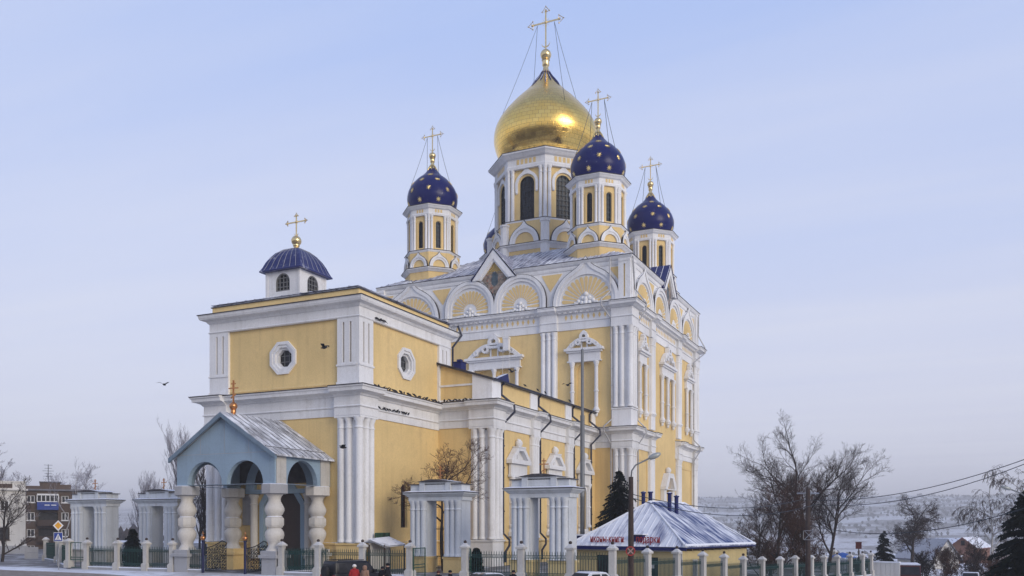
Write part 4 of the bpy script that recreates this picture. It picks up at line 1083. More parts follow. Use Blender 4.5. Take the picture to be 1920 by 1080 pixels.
# ================================================================== MASONRY GATEWAYS
def gateway(label, xc, y0, y1, ped):
    """y0 > y1: north and south ends; front face at xc"""
    G = thing('gateway', label, 'gateway', (xc + .7, (y0 + y1)/2, 0), 0, 'gateways of the churchyard')
    F = Face(xc, 0, pi); W = y0 - y1; pw = W*.335; s0, s1 = -y0, -y1; dp = 1.4
    for a, e in ((s0, s0 + pw), (s1 - pw, s1)):
        b = MB(); F.box(b, a - .06, e + .06, -.6, 1.05, -dp - .06, .06); F.box(b, a - .12, e + .12, 1.05, 1.22, -dp - .1, .12); b.out('pedestal', ped, G)
        b = MB(); F.box(b, a, e, 1.22, 5.45, -dp, 0); b.out('pier', 'gate_white', G)
        for k in range(3):
            x, y, _ = F.P(a + (e - a)*(.2 + .3*k), 0, .03); column(G, x, y, 1.23, 5.44, (e - a)*.15, 'gate_white', 12)
    path = [(xc + dp, y0), (xc, y0), (xc, y1), (xc + dp, y1)]
    band('lintel', path, [(-.55, 5.45), (.10, 5.45), (.10, 5.72), (.18, 5.76), (.34, 5.92), (.42, 5.95), (.42, 6.06), (-.55, 6.14)], 'gate_white', G, True, (.42, 6.06), 'flash_snow')
    b = MB(); F.box(b, s0 + .05, s1 - .05, 5.46, 6.1, -dp + .05, -.05)
    F.box(b, s0 + .02, s1 - .02, 6.1, 6.66, -dp, -.02); m = (s0 + s1)/2
    F.box(b, m - W*.30, m + W*.30, 6.1, 6.86, -dp - .08, .10)
    for q in (-1, 1): F.box(b, m + q*W*.25 - .22, m + q*W*.25 + .22, 6.1, 6.88, -dp - .12, .16)
    b.out('attic', 'gate_white', G)
    b = MB(); F.box(b, s0 - .1, s1 + .1, 6.66, 6.73, -dp - .12, .1)
    F.plate(b, [(m - W*.36, 6.88), (m + W*.36, 6.88), (m + W*.1, 7.06), (m - W*.1, 7.06)], [], -dp - .25, .28); b.out('attic_roof', 'flash_snow', G)
    place('cross', ortho_mesh(1.15, .34, .035), G, T(xc + .7, (y0 + y1)/2, 7.0, pi/2))
    return G
ga = gateway('white gateway with peeling yellow pedestal in front of the narthex side window', -52.45, -11.26, -15.76, 'yellow')
b = MB()
for i in range(9): b.tube([(-51.2, -13.0 - i*.15, .1), (-51.2, -13.0 - i*.15, 3.5)], .018, 4)
for h in (.3, 1.2, 3.3): b.tube([(-51.2, -12.8, h), (-51.2, -14.3, h)], .03, 4)
stuff(b.out('grille', 'dark_iron', ga))
gateway('white gateway standing before the downpipes of the aisle, nearest the little shop', -55.75, -21.45, -25.7, 'shop_yellow')
gateway('pale gateway beside the porch column, poplars rising behind it', -48.5, 22.0, 17.0, 'old_white')
gateway('weathered pale gateway beside the brown apartment block', -50.0, 29.56, 24.7, 'old_white')

# ================================================================== FENCES
b = MB(); b.box(-.29, .29, -.29, .29, 0, .55); b.box(-.25, .25, -.25, .25, .55, .62); b.box(-.19, .19, -.19, .19, .62, 2.08); b.box(-.28, .28, -.28, .28, 2.08, 2.2)
b.lathe([(.38, 2.2), (.14, 2.38), (.06, 2.42)], (0, 0, 0), 4, rot=pi/4)
PILLAR = b.mesh('pillar', 'old_white')
b = MB(); b.ball((0, 0, 2.50), .11, 8, 6); PBALL = b.mesh('ball', 'pole_brown', smooth=True)
def pillar(x, y, z, parent, rot=0):
    p = place('pillar', PILLAR, parent, T(x, y, z, rot)); place('ball', PBALL, p, T(x, y, z, rot)); return p
def panel(p0, p1, z, parent, gap=.3):
    a, c = Vector(p0[:2]), Vector(p1[:2]); d = c - a; L = d.length - 2*gap
    if L < .4: return
    b = MB(); n = max(2, int(L/.17))
    for i in range(n + 1):
        x = L*i/n; b.box(x - .015, x + .015, -.015, .015, .28, 1.86); b.add([(x - .02, 0, 1.86), (x + .02, 0, 1.86), (x, 0, 1.98)], [(0, 1, 2)])
    for h in (.42, .58, 1.50, 1.68): b.box(0, L, -.02, .02, h, h + .03)
    for i in range(n):
        x = L*(i + .5)/n
        for h in (1.51, .43): b.box(x - .012, x + .012, -.008, .008, h, h + .17); b.box(x - .05, x + .05, -.006, .006, h + .075, h + .095)
    rot = atan2(d.y, d.x); u = d.normalized()
    stuff(place('picket_panel', b.mesh('picket_panel', 'fence_green', recalc=False), parent, T(a.x + u.x*gap, a.y + u.y*gap, z, rot)))
    b = MB(); b.box(0, L, -.16, .16, -.5, .2); pl = place('plinth', b.mesh('plinth', 'concrete'), parent, T(a.x + u.x*gap, a.y + u.y*gap, z, rot))
    b = MB(); b.box(0, L, -.18, .18, .2, .27); place('snow_cap', b.mesh('snow_cap', 'snow'), pl, T(a.x + u.x*gap, a.y + u.y*gap, z, rot))
FX = -60.2
fl = thing('churchyard_fence', 'white pillar and green picket fence from the porch to the road sign', 'fence', (FX, 11, 0))
ys = [5.35, 8.13, 11.29, 14.8]
for y in ys: pillar(FX, y, 0, fl)
for y, y2 in zip(ys, ys[1:]): panel((FX, y), (FX, y2), 0, fl)
pillar(FX, 16.96, .1, fl)
back = [(FX, 16.96), (-56.3, 22.9), (-52.3, 28.6), (-49.3, 34.3)]
for p, q in zip(back, back[1:]): pillar(q[0], q[1], 0, fl, .6); panel(p, q, 0, fl)
fr_ = thing('churchyard_fence', 'white pillar and green picket fence with open gates behind the parked cars', 'fence', (FX, -18, 0))
ys = [-5.28, -8.52, -12.27, -16.08, -20.26, -24.26, -27.57, -30.28]
for y in ys: pillar(FX, y, 0, fr_)
for i, (y, y2) in enumerate(zip(ys, ys[1:])):
    if i != 3: panel((FX, y), (FX, y2), 0, fr_)
fs_ = thing('churchyard_fence', 'white pillar and picket fence stepping down past the little shop', 'fence', (-35, -36, gz(-35, -36)))
SF = [(-60.16, -30.26), (-56.16, -31.21), (-52.36, -32.1), (-48.69, -32.97), (-45.38, -33.75), (-42.15, -34.51), (-38.75, -35.32), (-35.18, -36.16), (-32.01, -36.91), (-28.37, -37.77), (-25.24, -38.5), (-21.77, -39.32), (-18.2, -40.17), (-14.55, -41.03), (-11.86, -41.66)]
SZ = [0, -.30, -.41, -.67, -.9, -1.15, -1.28, -1.37, -1.37, -1.43, -1.5, -1.57, -1.58, -1.6, -1.6]
for k, ((x, y), z) in enumerate(zip(SF, SZ)):
    if k: pillar(x, y, z, fs_, -.233)
    if k < len(SF) - 1: panel(SF[k], SF[k + 1], (z + SZ[k + 1])/2 - .1, fs_)
fe_ = thing('churchyard_fence', 'far side of the churchyard fence running up behind the bare trees', 'fence', (-9, -33, gz(-9, -33)))
FE = [(-11.86 + 1.2*k, -41.66 + 3.7*k) for k in range(8)]
for k, p in enumerate(FE):
    z = -1.5 + .12*k
    if k: pillar(p[0], p[1], z, fe_, 1.2)
    if k < 7: panel(p, FE[k + 1], z - .1, fe_)
# gate leaves
def leaf(name, label, x0, y0, ang, L, H, z, nb, mat='gate_green'):
    g = thing(name, label, 'gate', (x0, y0, z), ang)
    b = MB()
    for x in (0, L): b.box(x - .035, x + .035, -.03, .03, .1, H)
    for h in (.12, .75, .95, H): b.box(0, L, -.025, .025, h - .03, h + .03)
    b.out('gate_frame', mat, g, WM[g].copy())
    b = MB()
    for i in range(1, nb): b.box(L*i/nb - .012, L*i/nb + .012, -.012, .012, .12, H)
    stuff(b.out('gate_bars', mat, g, WM[g].copy()))
    return g
leaf('iron_gate', 'open green barred gate leaf hinged beside the parked off-roader', FX, -16.35, radians(8), 1.95, 2.05, -.02, 9)
leaf('iron_gate', 'open green barred gate leaf hinged on the pillar by the white gateway', FX, -20.0, radians(4), 1.4, 2.05, -.02, 7)
leaf('iron_gate', 'closed dark green wicket gate beside the pedestrian crossing sign', FX, 14.98, radians(90), 1.8, 2.15, .02, 3)
def ornate(label, y0):
    g = thing('wrought_iron_gate', label, 'gate', (FX - .2, y0, 0))
    b = MB(); b.lathe([(.1, -.1), (.1, 2.35), (.13, 2.38), (.13, 2.45)], (FX - .2, y0, 0), 10); p = b.out('post', 'blue_post', g)
    b = MB(); b.ball((FX - .2, y0, 2.63), .2, 12, 8); b.box(FX - .225, FX - .175, y0 - .02, y0 + .02, 2.8, 3.15); b.box(FX - .22, FX - .18, y0 - .1, y0 + .1, 2.95, 3.0); b.out('post_ball', 'copper_ball', p, smooth=True)
    b = MB(); rnd = random.Random(int(y0*10) + 50)
    L = 2.3; top = lambda x: 1.9 + .65*(x/L)**2*(1.2 if x < L*.85 else 1 - (x - L*.85)*1.5)
    def Q(x, h): return (FX - .1 + x, y0 - .03, h)
    b.tube([Q(.1, .15), Q(L, .15)], .03, 4); b.tube([Q(L, .15), Q(L, top(L))], .03, 4); b.tube([Q(.1, .15), Q(.1, 1.9)], .03, 4)
    b.tube([Q(L*i/10, top(L*i/10)) for i in range(11)], .035, 5)
    for i in range(1, 16): b.tube([Q(L*i/16, .15), Q(L*i/16, top(L*i/16))], .022, 4)
    for i in range(8):
        for j in range(8):
            x, h = .22 + i*.28, .3 + j*.24
            if h > top(x) - .15: continue
            r = .11 + .03*rnd.random(); a0 = rnd.random()*6.28
            b.tube([Q(x + r*(1 - t*.8)*cos(a0 + t*7), h + r*(1 - t*.8)*sin(a0 + t*7)) for t in [k/9 for k in range(10)]], .028, 3)
            b.tube([Q(x - .14, h - .1), Q(x + .14, h + .12)], .02, 3)
    b.out('scrollwork', 'dark_iron', g, recalc=False)
    b = MB(); rnd = random.Random(5)
    for i in range(26):
        x = .2 + rnd.random()*2; h = .3 + rnd.random()*1.6; b.ball(Q(x, h), .035, 6, 4)
    stuff(b.out('gilt_leaves', 'gold_star', g))
ornate('open wrought iron gate leaf near the concrete pedestal of the porch', 2.05); ornate('open wrought iron gate leaf beside the inner porch column', -2.05)
g = thing('railing', 'short iron railing between porch pedestal and blue gate post', 'railing', (FX, 2.9, 0)); panel((FX, 3.7), (FX, 2.2), 0, g, .06)
g = thing('railing', 'iron picket railing along the side of the porch towards the green stand', 'railing', (-57, -5.3, 0)); panel((-59.9, -5.35), (-54.6, -5.35), 0, g, .3)

# ================================================================== CHURCH SHOP
SHZ = -1.15
SHOP = thing('church_shop', 'little yellow church shop with snow-dusted blue hipped roof', 'shop', (-45.87, -30.73, SHZ), radians(-13.33)); SM = WM[SHOP].copy()
SW_, SS_ = Face(0, 0, pi), Face(0, 0, -pi/2)
b = MB()
SW_.plate(b, rect(-9.5, 0, -.3, 3.3), [rect(-3.1, -2.0, .1, 2.3), rect(-7.6, -5.9, .2, 2.4)], -.35, 0)
SS_.plate(b, rect(.35, 11.4, -.6, 3.3), [rect(1.7, 2.7, .75, 2.15), rect(6.8, 7.8, .75, 2.15)], -.35, 0)
b.box(11.05, 11.4, .35, 9.5, -.6, 3.3); b.box(.35, 11.05, 9.15, 9.5, -.3, 3.3)
b.out('wall', 'shop_yellow', SHOP, SM)
b = MB(); SW_.box(b, -9.55, .05, 2.75, 3.32, 0, .05); SW_.box(b, -.45, .06, -.3, 2.75, 0, .05); b.out('white_band', 'house_white', SHOP, SM)
b = MB(); SW_.box(b, -3.1, -2.0, .1, 2.3, -.28, -.2); d_ = b.out('door', 'dark_iron', SHOP, SM)
b = MB(); SW_.box(b, -2.72, -2.42, 1.45, 1.75, -.2, -.185); b.out('notice', 'sign_white', d_, SM)
b = MB(); SW_.box(b, -7.6, -5.9, .2, 2.4, -.28, -.2); b.out('door', 'glass', SHOP, SM)
for s in (1.7, 6.8):
    b = MB(); SS_.plate(b, rect(s, s + 1, .75, 2.15), [rect(s + .1, s + .47, .85, 2.05), rect(s + .53, s + .9, .85, 2.05)], -.3, -.05); w = b.out('window', 'sign_white', SHOP, SM)
    b = MB(); SS_.box(b, s + .05, s + .95, .8, 2.1, -.28, -.22); b.out('pane', 'glass', w, SM)
eW, eS, ez = -.45, -.6, 3.12; xe, yn = 11.9, 10.0; r0, r1, rzh, ry = 3.5, 9.35, 6.6, 4.75
b = MB()
b.add([(eW, eS, ez), (xe, eS, ez), (xe, yn, ez), (eW, yn, ez), (r0, ry, rzh), (r1, ry, rzh)], [(0, 1, 5, 4), (1, 2, 5), (2, 3, 4, 5), (3, 0, 4), (3, 2, 1, 0)])
rv, rfc = b.v, b.f
b = MB(); b.add([rv[i] for i in rfc[0]], [(0, 1, 2, 3)]); rs_ = b.out('roof_slope', 'roof_shop_s', SHOP, SM, recalc=False)
b = MB(); b.add([rv[i] for i in rfc[3]], [(0, 1, 2)]); rf2 = b.out('roof_slope', 'roof_shop_w', SHOP, SM, recalc=False)
b = MB(); b.add(rv, [rfc[1], rfc[2], rfc[4]]); b.out('roof_slope', 'roof_shop_w', SHOP, SM, recalc=False)
b = MB()
for i in range(1, 19):
    y = eS + (yn - eS)*i/19; t = 1 - abs(y - ry)/(ry - eS if y < ry else yn - ry)
    b.tube([(eW, y, ez + .03), (eW + (r0 - eW)*t, y, ez + (rzh - ez)*t + .03)], .03, 4)
b.out('roof_seams', 'roof_shop_w', rf2, SM)['kind'] = 'stuff'
b = MB()
for i in range(1, 46):
    x = eW + (xe - eW)*i/46; t = min(1, (x - eW)/(r0 - eW), (xe - x)/(xe - r1))
    b.tube([(x, eS, ez + .02), (x, eS + (ry - eS)*t, ez + (rzh - ez)*t + .02)], .075, 5)
stuff(b.out('corrugations', 'roof_shop_s', rs_, SM))
b = MB()
for p, q in (((eW, eS, ez), (r0, ry, rzh)), ((xe, eS, ez), (r1, ry, rzh)), ((eW, yn, ez), (r0, ry, rzh)), ((r0, ry, rzh), (r1, ry, rzh))):
    b.tube([Vector(p) + Vector((0, 0, .05)), Vector(q) + Vector((0, 0, .05))], .09, 5)
b.tube([(eW, eS + .15, ez + .09), (xe, eS + .15, ez + .09)], .16, 6)
b.out('ridge_cap', 'snow', rf2, SM)
b = MB(); b.box(eW - .02, eW + .05, eS, yn, ez - .28, ez - .02); b.box(eW, xe, eS - .02, eS + .05, ez - .12, ez - .02); b.out('fascia', 'trim_blue', SHOP, SM)
b = MB()
for i in range(10): x = .6 + i*1.2; b.box(x - .05, x + .05, eS + .05, 0, ez - .3, ez - .05)
b.out('rafter_ends', 'wood_dark', SHOP, SM)
b = MB(); b.box(-.05, 1.1, 3.3, 4.4, 3.2, 4.0); b.box(-.2, 1.2, 3.2, 4.5, 4.0, 4.08, 1); b.out('dormer', ['trim_blue', 'snow'], SHOP, SM)
b = MB(); b.box(.4, 2.3, 9.0, 10.1, 3.2, 3.9); b.box(.3, 2.4, 8.9, 10.2, 3.9, 4.0, 1); b.out('dormer', ['trim_blue', 'snow'], SHOP, SM)
for x, y, z0, z1 in ((3.3, 5.2, 6.0, 7.3), (3.9, 4.9, 6.2, 7.35), (4.7, 3.6, 5.3, 7.25), (5.3, 3.3, 5.0, 7.0)):
    b = MB(); b.lathe([(.16, z0), (.16, z1), (.22, z1 + .02), (.22, z1 + .12), (.03, z1 + .2)], (x, y, 0), 10); b.out('stove_pipe', 'trim_blue', SHOP, SM, smooth=radians(40))
b = MB()
for i in range(9):
    t0 = i/9; x = 9.0 + .2*i; h = rzh - .15 - (rzh - ez)*t0*.9; y = ry - (ry - eS)*t0*.9
    b.tube([(x, y, h + .1), (x + .5, y - .05, h + .1)], .025, 4)
b.tube([(9.0, ry, rzh + .0), (10.7, eS + .5, ez + .45)], .025, 4); b.tube([(9.5, ry, rzh + .0), (11.2, eS + .45, ez + .45)], .025, 4)
b.out('roof_ladder', 'steel', SHOP, SM)
def lettering(name, txt, mtx, size, mat, parent, ext=.02):
    cu = bpy.data.curves.new(name, 'FONT'); cu.body = txt; cu.size = size; cu.extrude = ext; cu.offset = .008
    t = bpy.data.objects.new(name + '_tmp', cu); COL.objects.link(t)
    me = bpy.data.meshes.new_from_object(t.evaluated_get(bpy.context.evaluated_depsgraph_get())); bpy.data.objects.remove(t); bpy.data.curves.remove(cu)
    me.name = name; me.materials.clear(); me.materials.append(M(mat))
    return place(name, me, parent, mtx)
TR = Matrix.Rotation(-pi/2, 4, 'Z') @ Matrix.Rotation(pi/2, 4, 'X')
lettering('sign_lettering', 'иконы-книги', SM @ Matrix.Translation((eW + .15, 7.95, 3.42)) @ TR @ Matrix.Diagonal((.66, 1, 1, 1)), .78, 'sign_red', SHOP)
lettering('sign_lettering', 'подарки', SM @ Matrix.Translation((eW + .15, 3.75, 3.42)) @ TR @ Matrix.Diagonal((.66, 1, 1, 1)), .78, 'sign_red', SHOP)

# ================================================================== POLES, SIGNS, WIRES
def gnd(p): return (p[0], p[1], gz(p[0], p[1]))
lp = at(1183, 50); zl = gz(*lp)
L_ = thing('street_lamp', 'brown street lamp pole carrying the round no-stopping sign', 'street lamp', (lp[0], lp[1], zl))
b = MB(); b.lathe([(.17, -.3), (.165, 3), (.13, 6.45 - zl*0), (.13, 6.6)], (lp[0], lp[1], zl), 12); b.out('pole', 'pole_brown', L_, smooth=True)
rt = Vector((EX, -EZ, 0)); zt_ = zl + 6.5
b = MB(); P0 = Vector((lp[0], lp[1], zt_)); b.tube([P0, P0 + Vector((0, 0, .45)) + rt*.05, P0 + Vector((0, 0, .75)) + rt*.25, P0 + rt*1.05 + Vector((0, 0, 1.15))], .045, 8); b.out('arm', 'pole_grey', L_, smooth=True)
b = MB(); b.lathe([(.02, -.36), (.10, -.28), (.15, -.05), (.13, .2), (.06, .36), (.02, .38)], (0, 0, 0), 12)
hm = Matrix.Translation(P0 + rt*1.32 + Vector((0, 0, 1.27))) @ Vector((rt.x, rt.y, .42)).to_track_quat('Z', 'Y').to_matrix().to_4x4() @ Matrix.Diagonal((1, 1.1, 1, 1))
place('lamp_head', b.mesh('lamp_head', 'lamp_head', smooth=True), L_, hm)
fw = Vector((EZ, EX, 0))
ps = P0 - fw*.2 + rt*-.05; ps.z = zat(1033, 50)
sm_ = Matrix.Translation(ps) @ (-fw).to_track_quat('Z', 'Y').to_matrix().to_4x4()
S_ = thing('road_sign', 'round no-stopping sign with crossed bars on the street lamp pole', 'sign', tuple(ps))
b = MB(); b.lathe([(.27, -.01), (.27, .012), (.02, .013)], (0, 0, 0), 28); place('sign_disc', b.mesh('sign_disc', 'sign_red'), S_, sm_)
b = MB(); b.lathe([(.21, .0), (.21, .018), (.02, .019)], (0, 0, 0), 28); place('sign_face', b.mesh('sign_face', 'wood_dark'), S_, sm_)
b = MB()
for a in (pi/4, -pi/4): b.add([(x*cos(a) - y*sin(a), x*sin(a) + y*cos(a), z + (.001 if a > 0 else 0)) for z in (.02, .028) for x, y in ((-.22, -.03), (.22, -.03), (.22, .03), (-.22, .03))], [(0, 1, 2, 3), (4, 5, 6, 7), (0, 1, 5, 4), (2, 3, 7, 6)])
plain('sign_bar', (.38, .24, .22), .5); place('sign_cross', b.mesh('sign_cross', 'sign_bar'), S_, sm_)
up_ = at(1515, 64); zu = gz(*up_); ut = 6.7
U_ = thing('utility_pole', 'dark utility pole with a cross-braced frame among the bare trees', 'pole', (up_[0], up_[1], zu))
b = MB(); b.lathe([(.2, -.3), (.16, zat(915, 64) - zu)], (up_[0], up_[1], zu), 10); b.out('pole', 'pole_brown', U_, smooth=True)
UP_ = Vector((up_[0], up_[1], 0)); h0, h1 = zat(1012, 64), zat(995, 64)
b = MB()
for q in (-.33, .33): b.tube([UP_ + rt*q + Vector((0, 0, h0)), UP_ + rt*q + Vector((0, 0, h1))], .02, 4)
for ha, hb in ((h0, h1), (h1, h0), (h0, h0), (h1, h1)): b.tube([UP_ - rt*.33 - fw*.18 + Vector((0, 0, ha)), UP_ + rt*.33 - fw*.18 + Vector((0, 0, hb))], .02, 4)
b.tube([UP_ - rt*.8 + Vector((0, 0, zat(925, 64))), UP_ + rt*.8 + Vector((0, 0, zat(925, 64)))], .05, 4)
b.out('bracket', 'steel', U_)
rp = at(1936, 46); zr = gz(*rp)
R_ = thing('street_lamp', 'dark street lamp pole with a long arm beside the spruce', 'street lamp', (rp[0], rp[1], zr))
RP = Vector((rp[0], rp[1], 0)); b = MB(); b.lathe([(.16, zr - .3), (.12, zat(862, 46))], (rp[0], rp[1], 0), 10); b.out('pole', 'pole_brown', R_, smooth=True)
b = MB(); b.tube([RP + Vector((0, 0, zat(940, 46))), RP - rt*.6 + Vector((0, 0, zat(925, 46))), RP - rt*1.1 + Vector((0, 0, zat(918, 46)))], .035, 6); b.out('arm', 'pole_grey', R_)
b = MB(); b.lathe([(.02, -.26), (.08, -.2), (.10, 0), (.07, .2), (.02, .28)], (0, 0, 0), 10)
place('lamp_head', b.mesh('lamp_head', 'lamp_head', smooth=True), R_, Matrix.Translation(RP - rt*1.35 + Vector((0, 0, zat(915, 46)))) @ Vector((-rt.x, -rt.y, .3)).to_track_quat('Z', 'Y').to_matrix().to_4x4())
def wire(label, a, c, sag, r=.022):
    b = MB(); a, c = Vector(a), Vector(c); n = 22
    b.tube([a + (c - a)*(i/n) - Vector((0, 0, sag*4*(i/n)*(1 - i/n))) for i in range(n + 1)], r, 4)
    tag(b.out('overhead_wire', 'dark_iron'), label, 'wire', 'overhead wires between the poles')
pu = lambda dx, v: tuple(UP_ + rt*dx + Vector((0, 0, zat(v, 64))))
pr_ = lambda v: tuple(RP + Vector((0, 0, zat(v, 46))))
plm = lambda v: (lp[0], lp[1], zat(v, 50))
wire('upper of two dark wires climbing from the utility pole towards the spruce', pu(-.5, 937), pr_(856), .75)
wire('lower of two dark wires climbing from the utility pole towards the spruce', pu(.5, 946), pr_(864), .8)
wire('lowest dark wire passing in front of the weeping birches', pu(0, 984), pr_(948), 1.0)
wire('upper wire sagging from the street lamp over the shop roof', plm(926), pu(-.5, 937), .7)
wire('lower wire sagging from the street lamp over the shop roof', plm(933), pu(.5, 946), .9)
mpx = at(1092, 76)
m_ = thing('mast', 'tall stepped grey mast standing before the cathedral wall', 'mast', (mpx[0], mpx[1], 0))
b = MB(); b.lathe([(.20, -.3), (.20, 6), (.215, 6.05), (.20, 6.1), (.19, 12.9), (.20, 12.95), (.13, 13.0), (.125, 18.6), (.02, 18.7)], (mpx[0], mpx[1], 0), 14); b.out('shaft', 'pole_grey', m_, smooth=radians(40))
b = MB(); b.lathe([(.28, -.2), (.28, .9), (.22, 1.0)], (mpx[0], mpx[1], 0), 14); b.out('sleeve', 'pole_grey', m_)
sp = at(110, 71.5); zs_ = gz(*sp)
G_ = thing('road_sign', 'yellow priority diamond over blue crossing sign on one thin pole', 'sign', (sp[0], sp[1], zs_))
b = MB(); b.lathe([(.04, -.2), (.04, zat(985, 71.5) + .3 - zs_)], (sp[0], sp[1], zs_), 8); b.out('pole', 'steel', G_)
def sign_m(v, d=.06): return Matrix.Translation(Vector((sp[0], sp[1], zat(v, 71.5))) - fw*d) @ Matrix.Rotation(YAW - pi/2, 4, 'Z')     # x right, z up, y away
FL = Face(0, 0, -pi/2)
def flat(name, pts, mat, m, d0, d1, par):
    b = MB(); FL.plate(b, pts, [], d0, d1); return place(name, b.mesh(name, mat), par, m)
dm = lambda r: [(0, -r), (r, 0), (0, r), (-r, 0)]
q1 = flat('diamond_sign', dm(.43), 'sign_white', sign_m(985.5), 0, .02, G_); flat('diamond_face', dm(.29), 'sign_yellow', sign_m(985.5), .02, .026, q1)
q2 = flat('crossing_sign', rect(-.36, .36, -.36, .36), 'sign_white', sign_m(1006.7), 0, .02, G_); flat('blue_field', rect(-.33, .33, -.33, .33), 'sign_blue', sign_m(1006.7), .02, .025, q2)
flat('white_triangle', [(-.27, -.25), (.27, -.25), (0, .27)], 'sign_white', sign_m(1006.7), .025, .03, q2)
b = MB(); FL.plate(b, [(-.03, -.02), (.03, -.02), (.035, .08), (-.035, .08)], [], .03, .034); FL.plate(b, arc(0, .115, .03, 0, 2*pi, 8)[:-1], [], .03, .034)
FL.plate(b, [(-.03, 0), (.0, 0), (-.07, -.2), (-.11, -.2)], [], .03, .035); FL.plate(b, [(0, 0), (.03, 0), (.10, -.2), (.06, -.2)], [], .03, .036)
for k in range(4): FL.plate(b, [(-.19 + .1*k, -.24), (-.14 + .1*k, -.24), (-.13 + .095*k, -.21), (-.17 + .095*k, -.21)], [], .03, .033)
place('walking_figure', b.mesh('walking_figure', 'tyre'), q2, sign_m(1006.7))
# ropes with a small box hung against the main west wall
b = MB()
for y in (-1.5, -2.35): b.tube([(-16.55, y, 28.7), (-16.3, y, 24), (-16.5, y, 17.5)], .02, 4)
ro_ = thing('hanging_ropes', 'two pale ropes hanging down the upper wall with a small white box', 'rope', (-16.4, -1.9, 17.5))
stuff(b.out('ropes', 'grey_pipe', ro_)); b = MB(); b.box(-16.8, -16.3, -2.45, -1.75, 24.2, 25.6); b.box(-16.85, -16.25, -2.5, -1.7, 25.6, 25.75); b.out('box', 'white', ro_)
# green notice stand by the narthex corner
ns = thing('market_stand', 'small stand with snowy white roof and green board against the narthex', 'stand', (-52.5, -8.9, 0))
b = MB(); b.add([(-53.9, -8.3, 2.55), (-50.9, -8.3, 2.7), (-50.9, -9.9, 2.1), (-53.9, -9.9, 2.0)], [(0, 1, 2, 3)]); b.add([(-53.9, -8.3, 2.45), (-50.9, -8.3, 2.6), (-50.9, -9.9, 2.0), (-53.9, -9.9, 1.9)], [(3, 2, 1, 0)]); b.out('roof', 'concrete', ns, recalc=False)
b = MB(); b.box(-52.6, -50.6, -8.2, -8.1, 2.3, 3.0); b.out('board', 'green_board', ns)
for x, y in ((-53.8, -9.8), (-51.0, -9.8), (-53.8, -8.4), (-51.0, -8.4)):
    b = MB(); b.box(x - .05, x + .05, y - .05, y + .05, 0, 2.1); b.out('leg', 'wood_dark', ns)
b = MB(); b.box(-53.8, -51.0, -8.45, -8.35, .1, 2.2); b.out('back_panel', 'old_white', ns)

# ================================================================== LEFT-HAND BUILDINGS
def block(name, label, cat, u, depth, phi, s0, s1, h0, h1, dep, wall, roofm='roof_grey', par=.5):
    x, y = at(u, depth); B = thing(name, label, cat, (x, y, h0)); F = Face(x, y, phi)
    return B, F
def windows(B, F, rects, frame='sign_white', sill=True):
    for s0, s1, h0, h1 in rects:
        b = MB(); m = (s0 + s1)/2
        F.plate(b, rect(s0, s1, h0, h1), [rect(s0 + .1, m - .05, h0 + .1, h1 - .1), rect(m + .05, s1 - .1, h0 + .1, h1 - .1)], -.3, -.12); F.box(b, s0 - .1, s1 + .1, h0 - .1, h0, -.12, .1)
        w = b.out('window', frame, B); b = MB(); F.box(b, s0 + .05, s1 - .05, h0 + .05, h1 - .05, -.28, -.22); b.out('pane', 'glass', w)
xw, yw = at(48, 115); FWB = Face(xw, yw, radians(238)); k_ = 115/FPX
WB = thing('white_building', 'old white building with snowy cornice behind dark branches', 'building', (xw, yw, -1.5))
wr = [(-2.85, -1.85, zat(958, 115), zat(939, 115)), (-5.6, -4.6, zat(958, 115), zat(939, 115)), (-3.1, -1.8, zat(1012, 115), zat(989, 115)), (-6, -4.7, zat(1012, 115), zat(989, 115))]
b = MB(); FWB.plate(b, rect(-16, 0, -2.5, zat(920, 115)), [rect(*r) for r in wr], -.4, 0); FWB.box(b, -16, 0, -2.5, zat(920, 115), -10, -.45); b.out('wall', 'house_white', WB)
b = MB(); FWB.box(b, -16.2, .25, zat(920, 115), zat(917, 115), -10, .35); FWB.box(b, -16, 0, zat(917, 115), zat(905, 115), -10, .05); FWB.box(b, -16.1, .1, zat(905, 115), zat(902.5, 115), -10, .15)
FWB.box(b, -16, .12, zat(1023, 115), zat(1020, 115), -.2, .12); b.out('cornice', 'house_white', WB)
b = MB(); FWB.box(b, -4.6, -1.5, zat(917, 115) + .1, zat(908, 115), .05, .1); b.out('parapet_panel', 'brick_brown', WB)
b = MB(); FWB.box(b, -16.05, .15, -2.5, zat(1023, 115), -.2, .25); b.out('base', 'concrete', WB)
windows(WB, FWB, wr[:2]); windows(WB, FWB, wr[2:], 'wood_dark')
xa, ya = at(140, 140); FA = Face(xa, ya, radians(233)); ka = 140/FPX
AB = thing('apartment_block', 'brown brick apartment block with a blue balcony and rooftop antenna', 'building', (xa, ya, -2))
S = lambda u: (u - 140)*ka*1.0
def wrect(u0, u1, v0, v1): return (S(u0), S(u1), zat(v1, 140), zat(v0, 140))
ar = [wrect(61, 74, 930, 943), wrect(61, 74, 961, 976), wrect(61, 74, 992, 1006), wrect(61, 74, 1022, 1036), wrect(46, 51, 930, 943), wrect(46, 51, 961, 976), wrect(118, 130, 930, 943), wrect(118, 130, 961, 976), wrect(118, 130, 992, 1006)]
bal = [(927, 955), (960, 985), (990, 1015)]
b = MB(); FA.plate(b, rect(S(20), 3, -3, zat(921, 140)), [rect(*r) for r in ar] + [wr_ for wr_ in [rect(*wrect(80, 112, v0 + 1, v1 - 3)) for v0, v1 in bal]], -.4, 0); FA.box(b, S(20), 3, -3, zat(921, 140), -11, -.9); b.out('wall', 'brick_brown', AB)
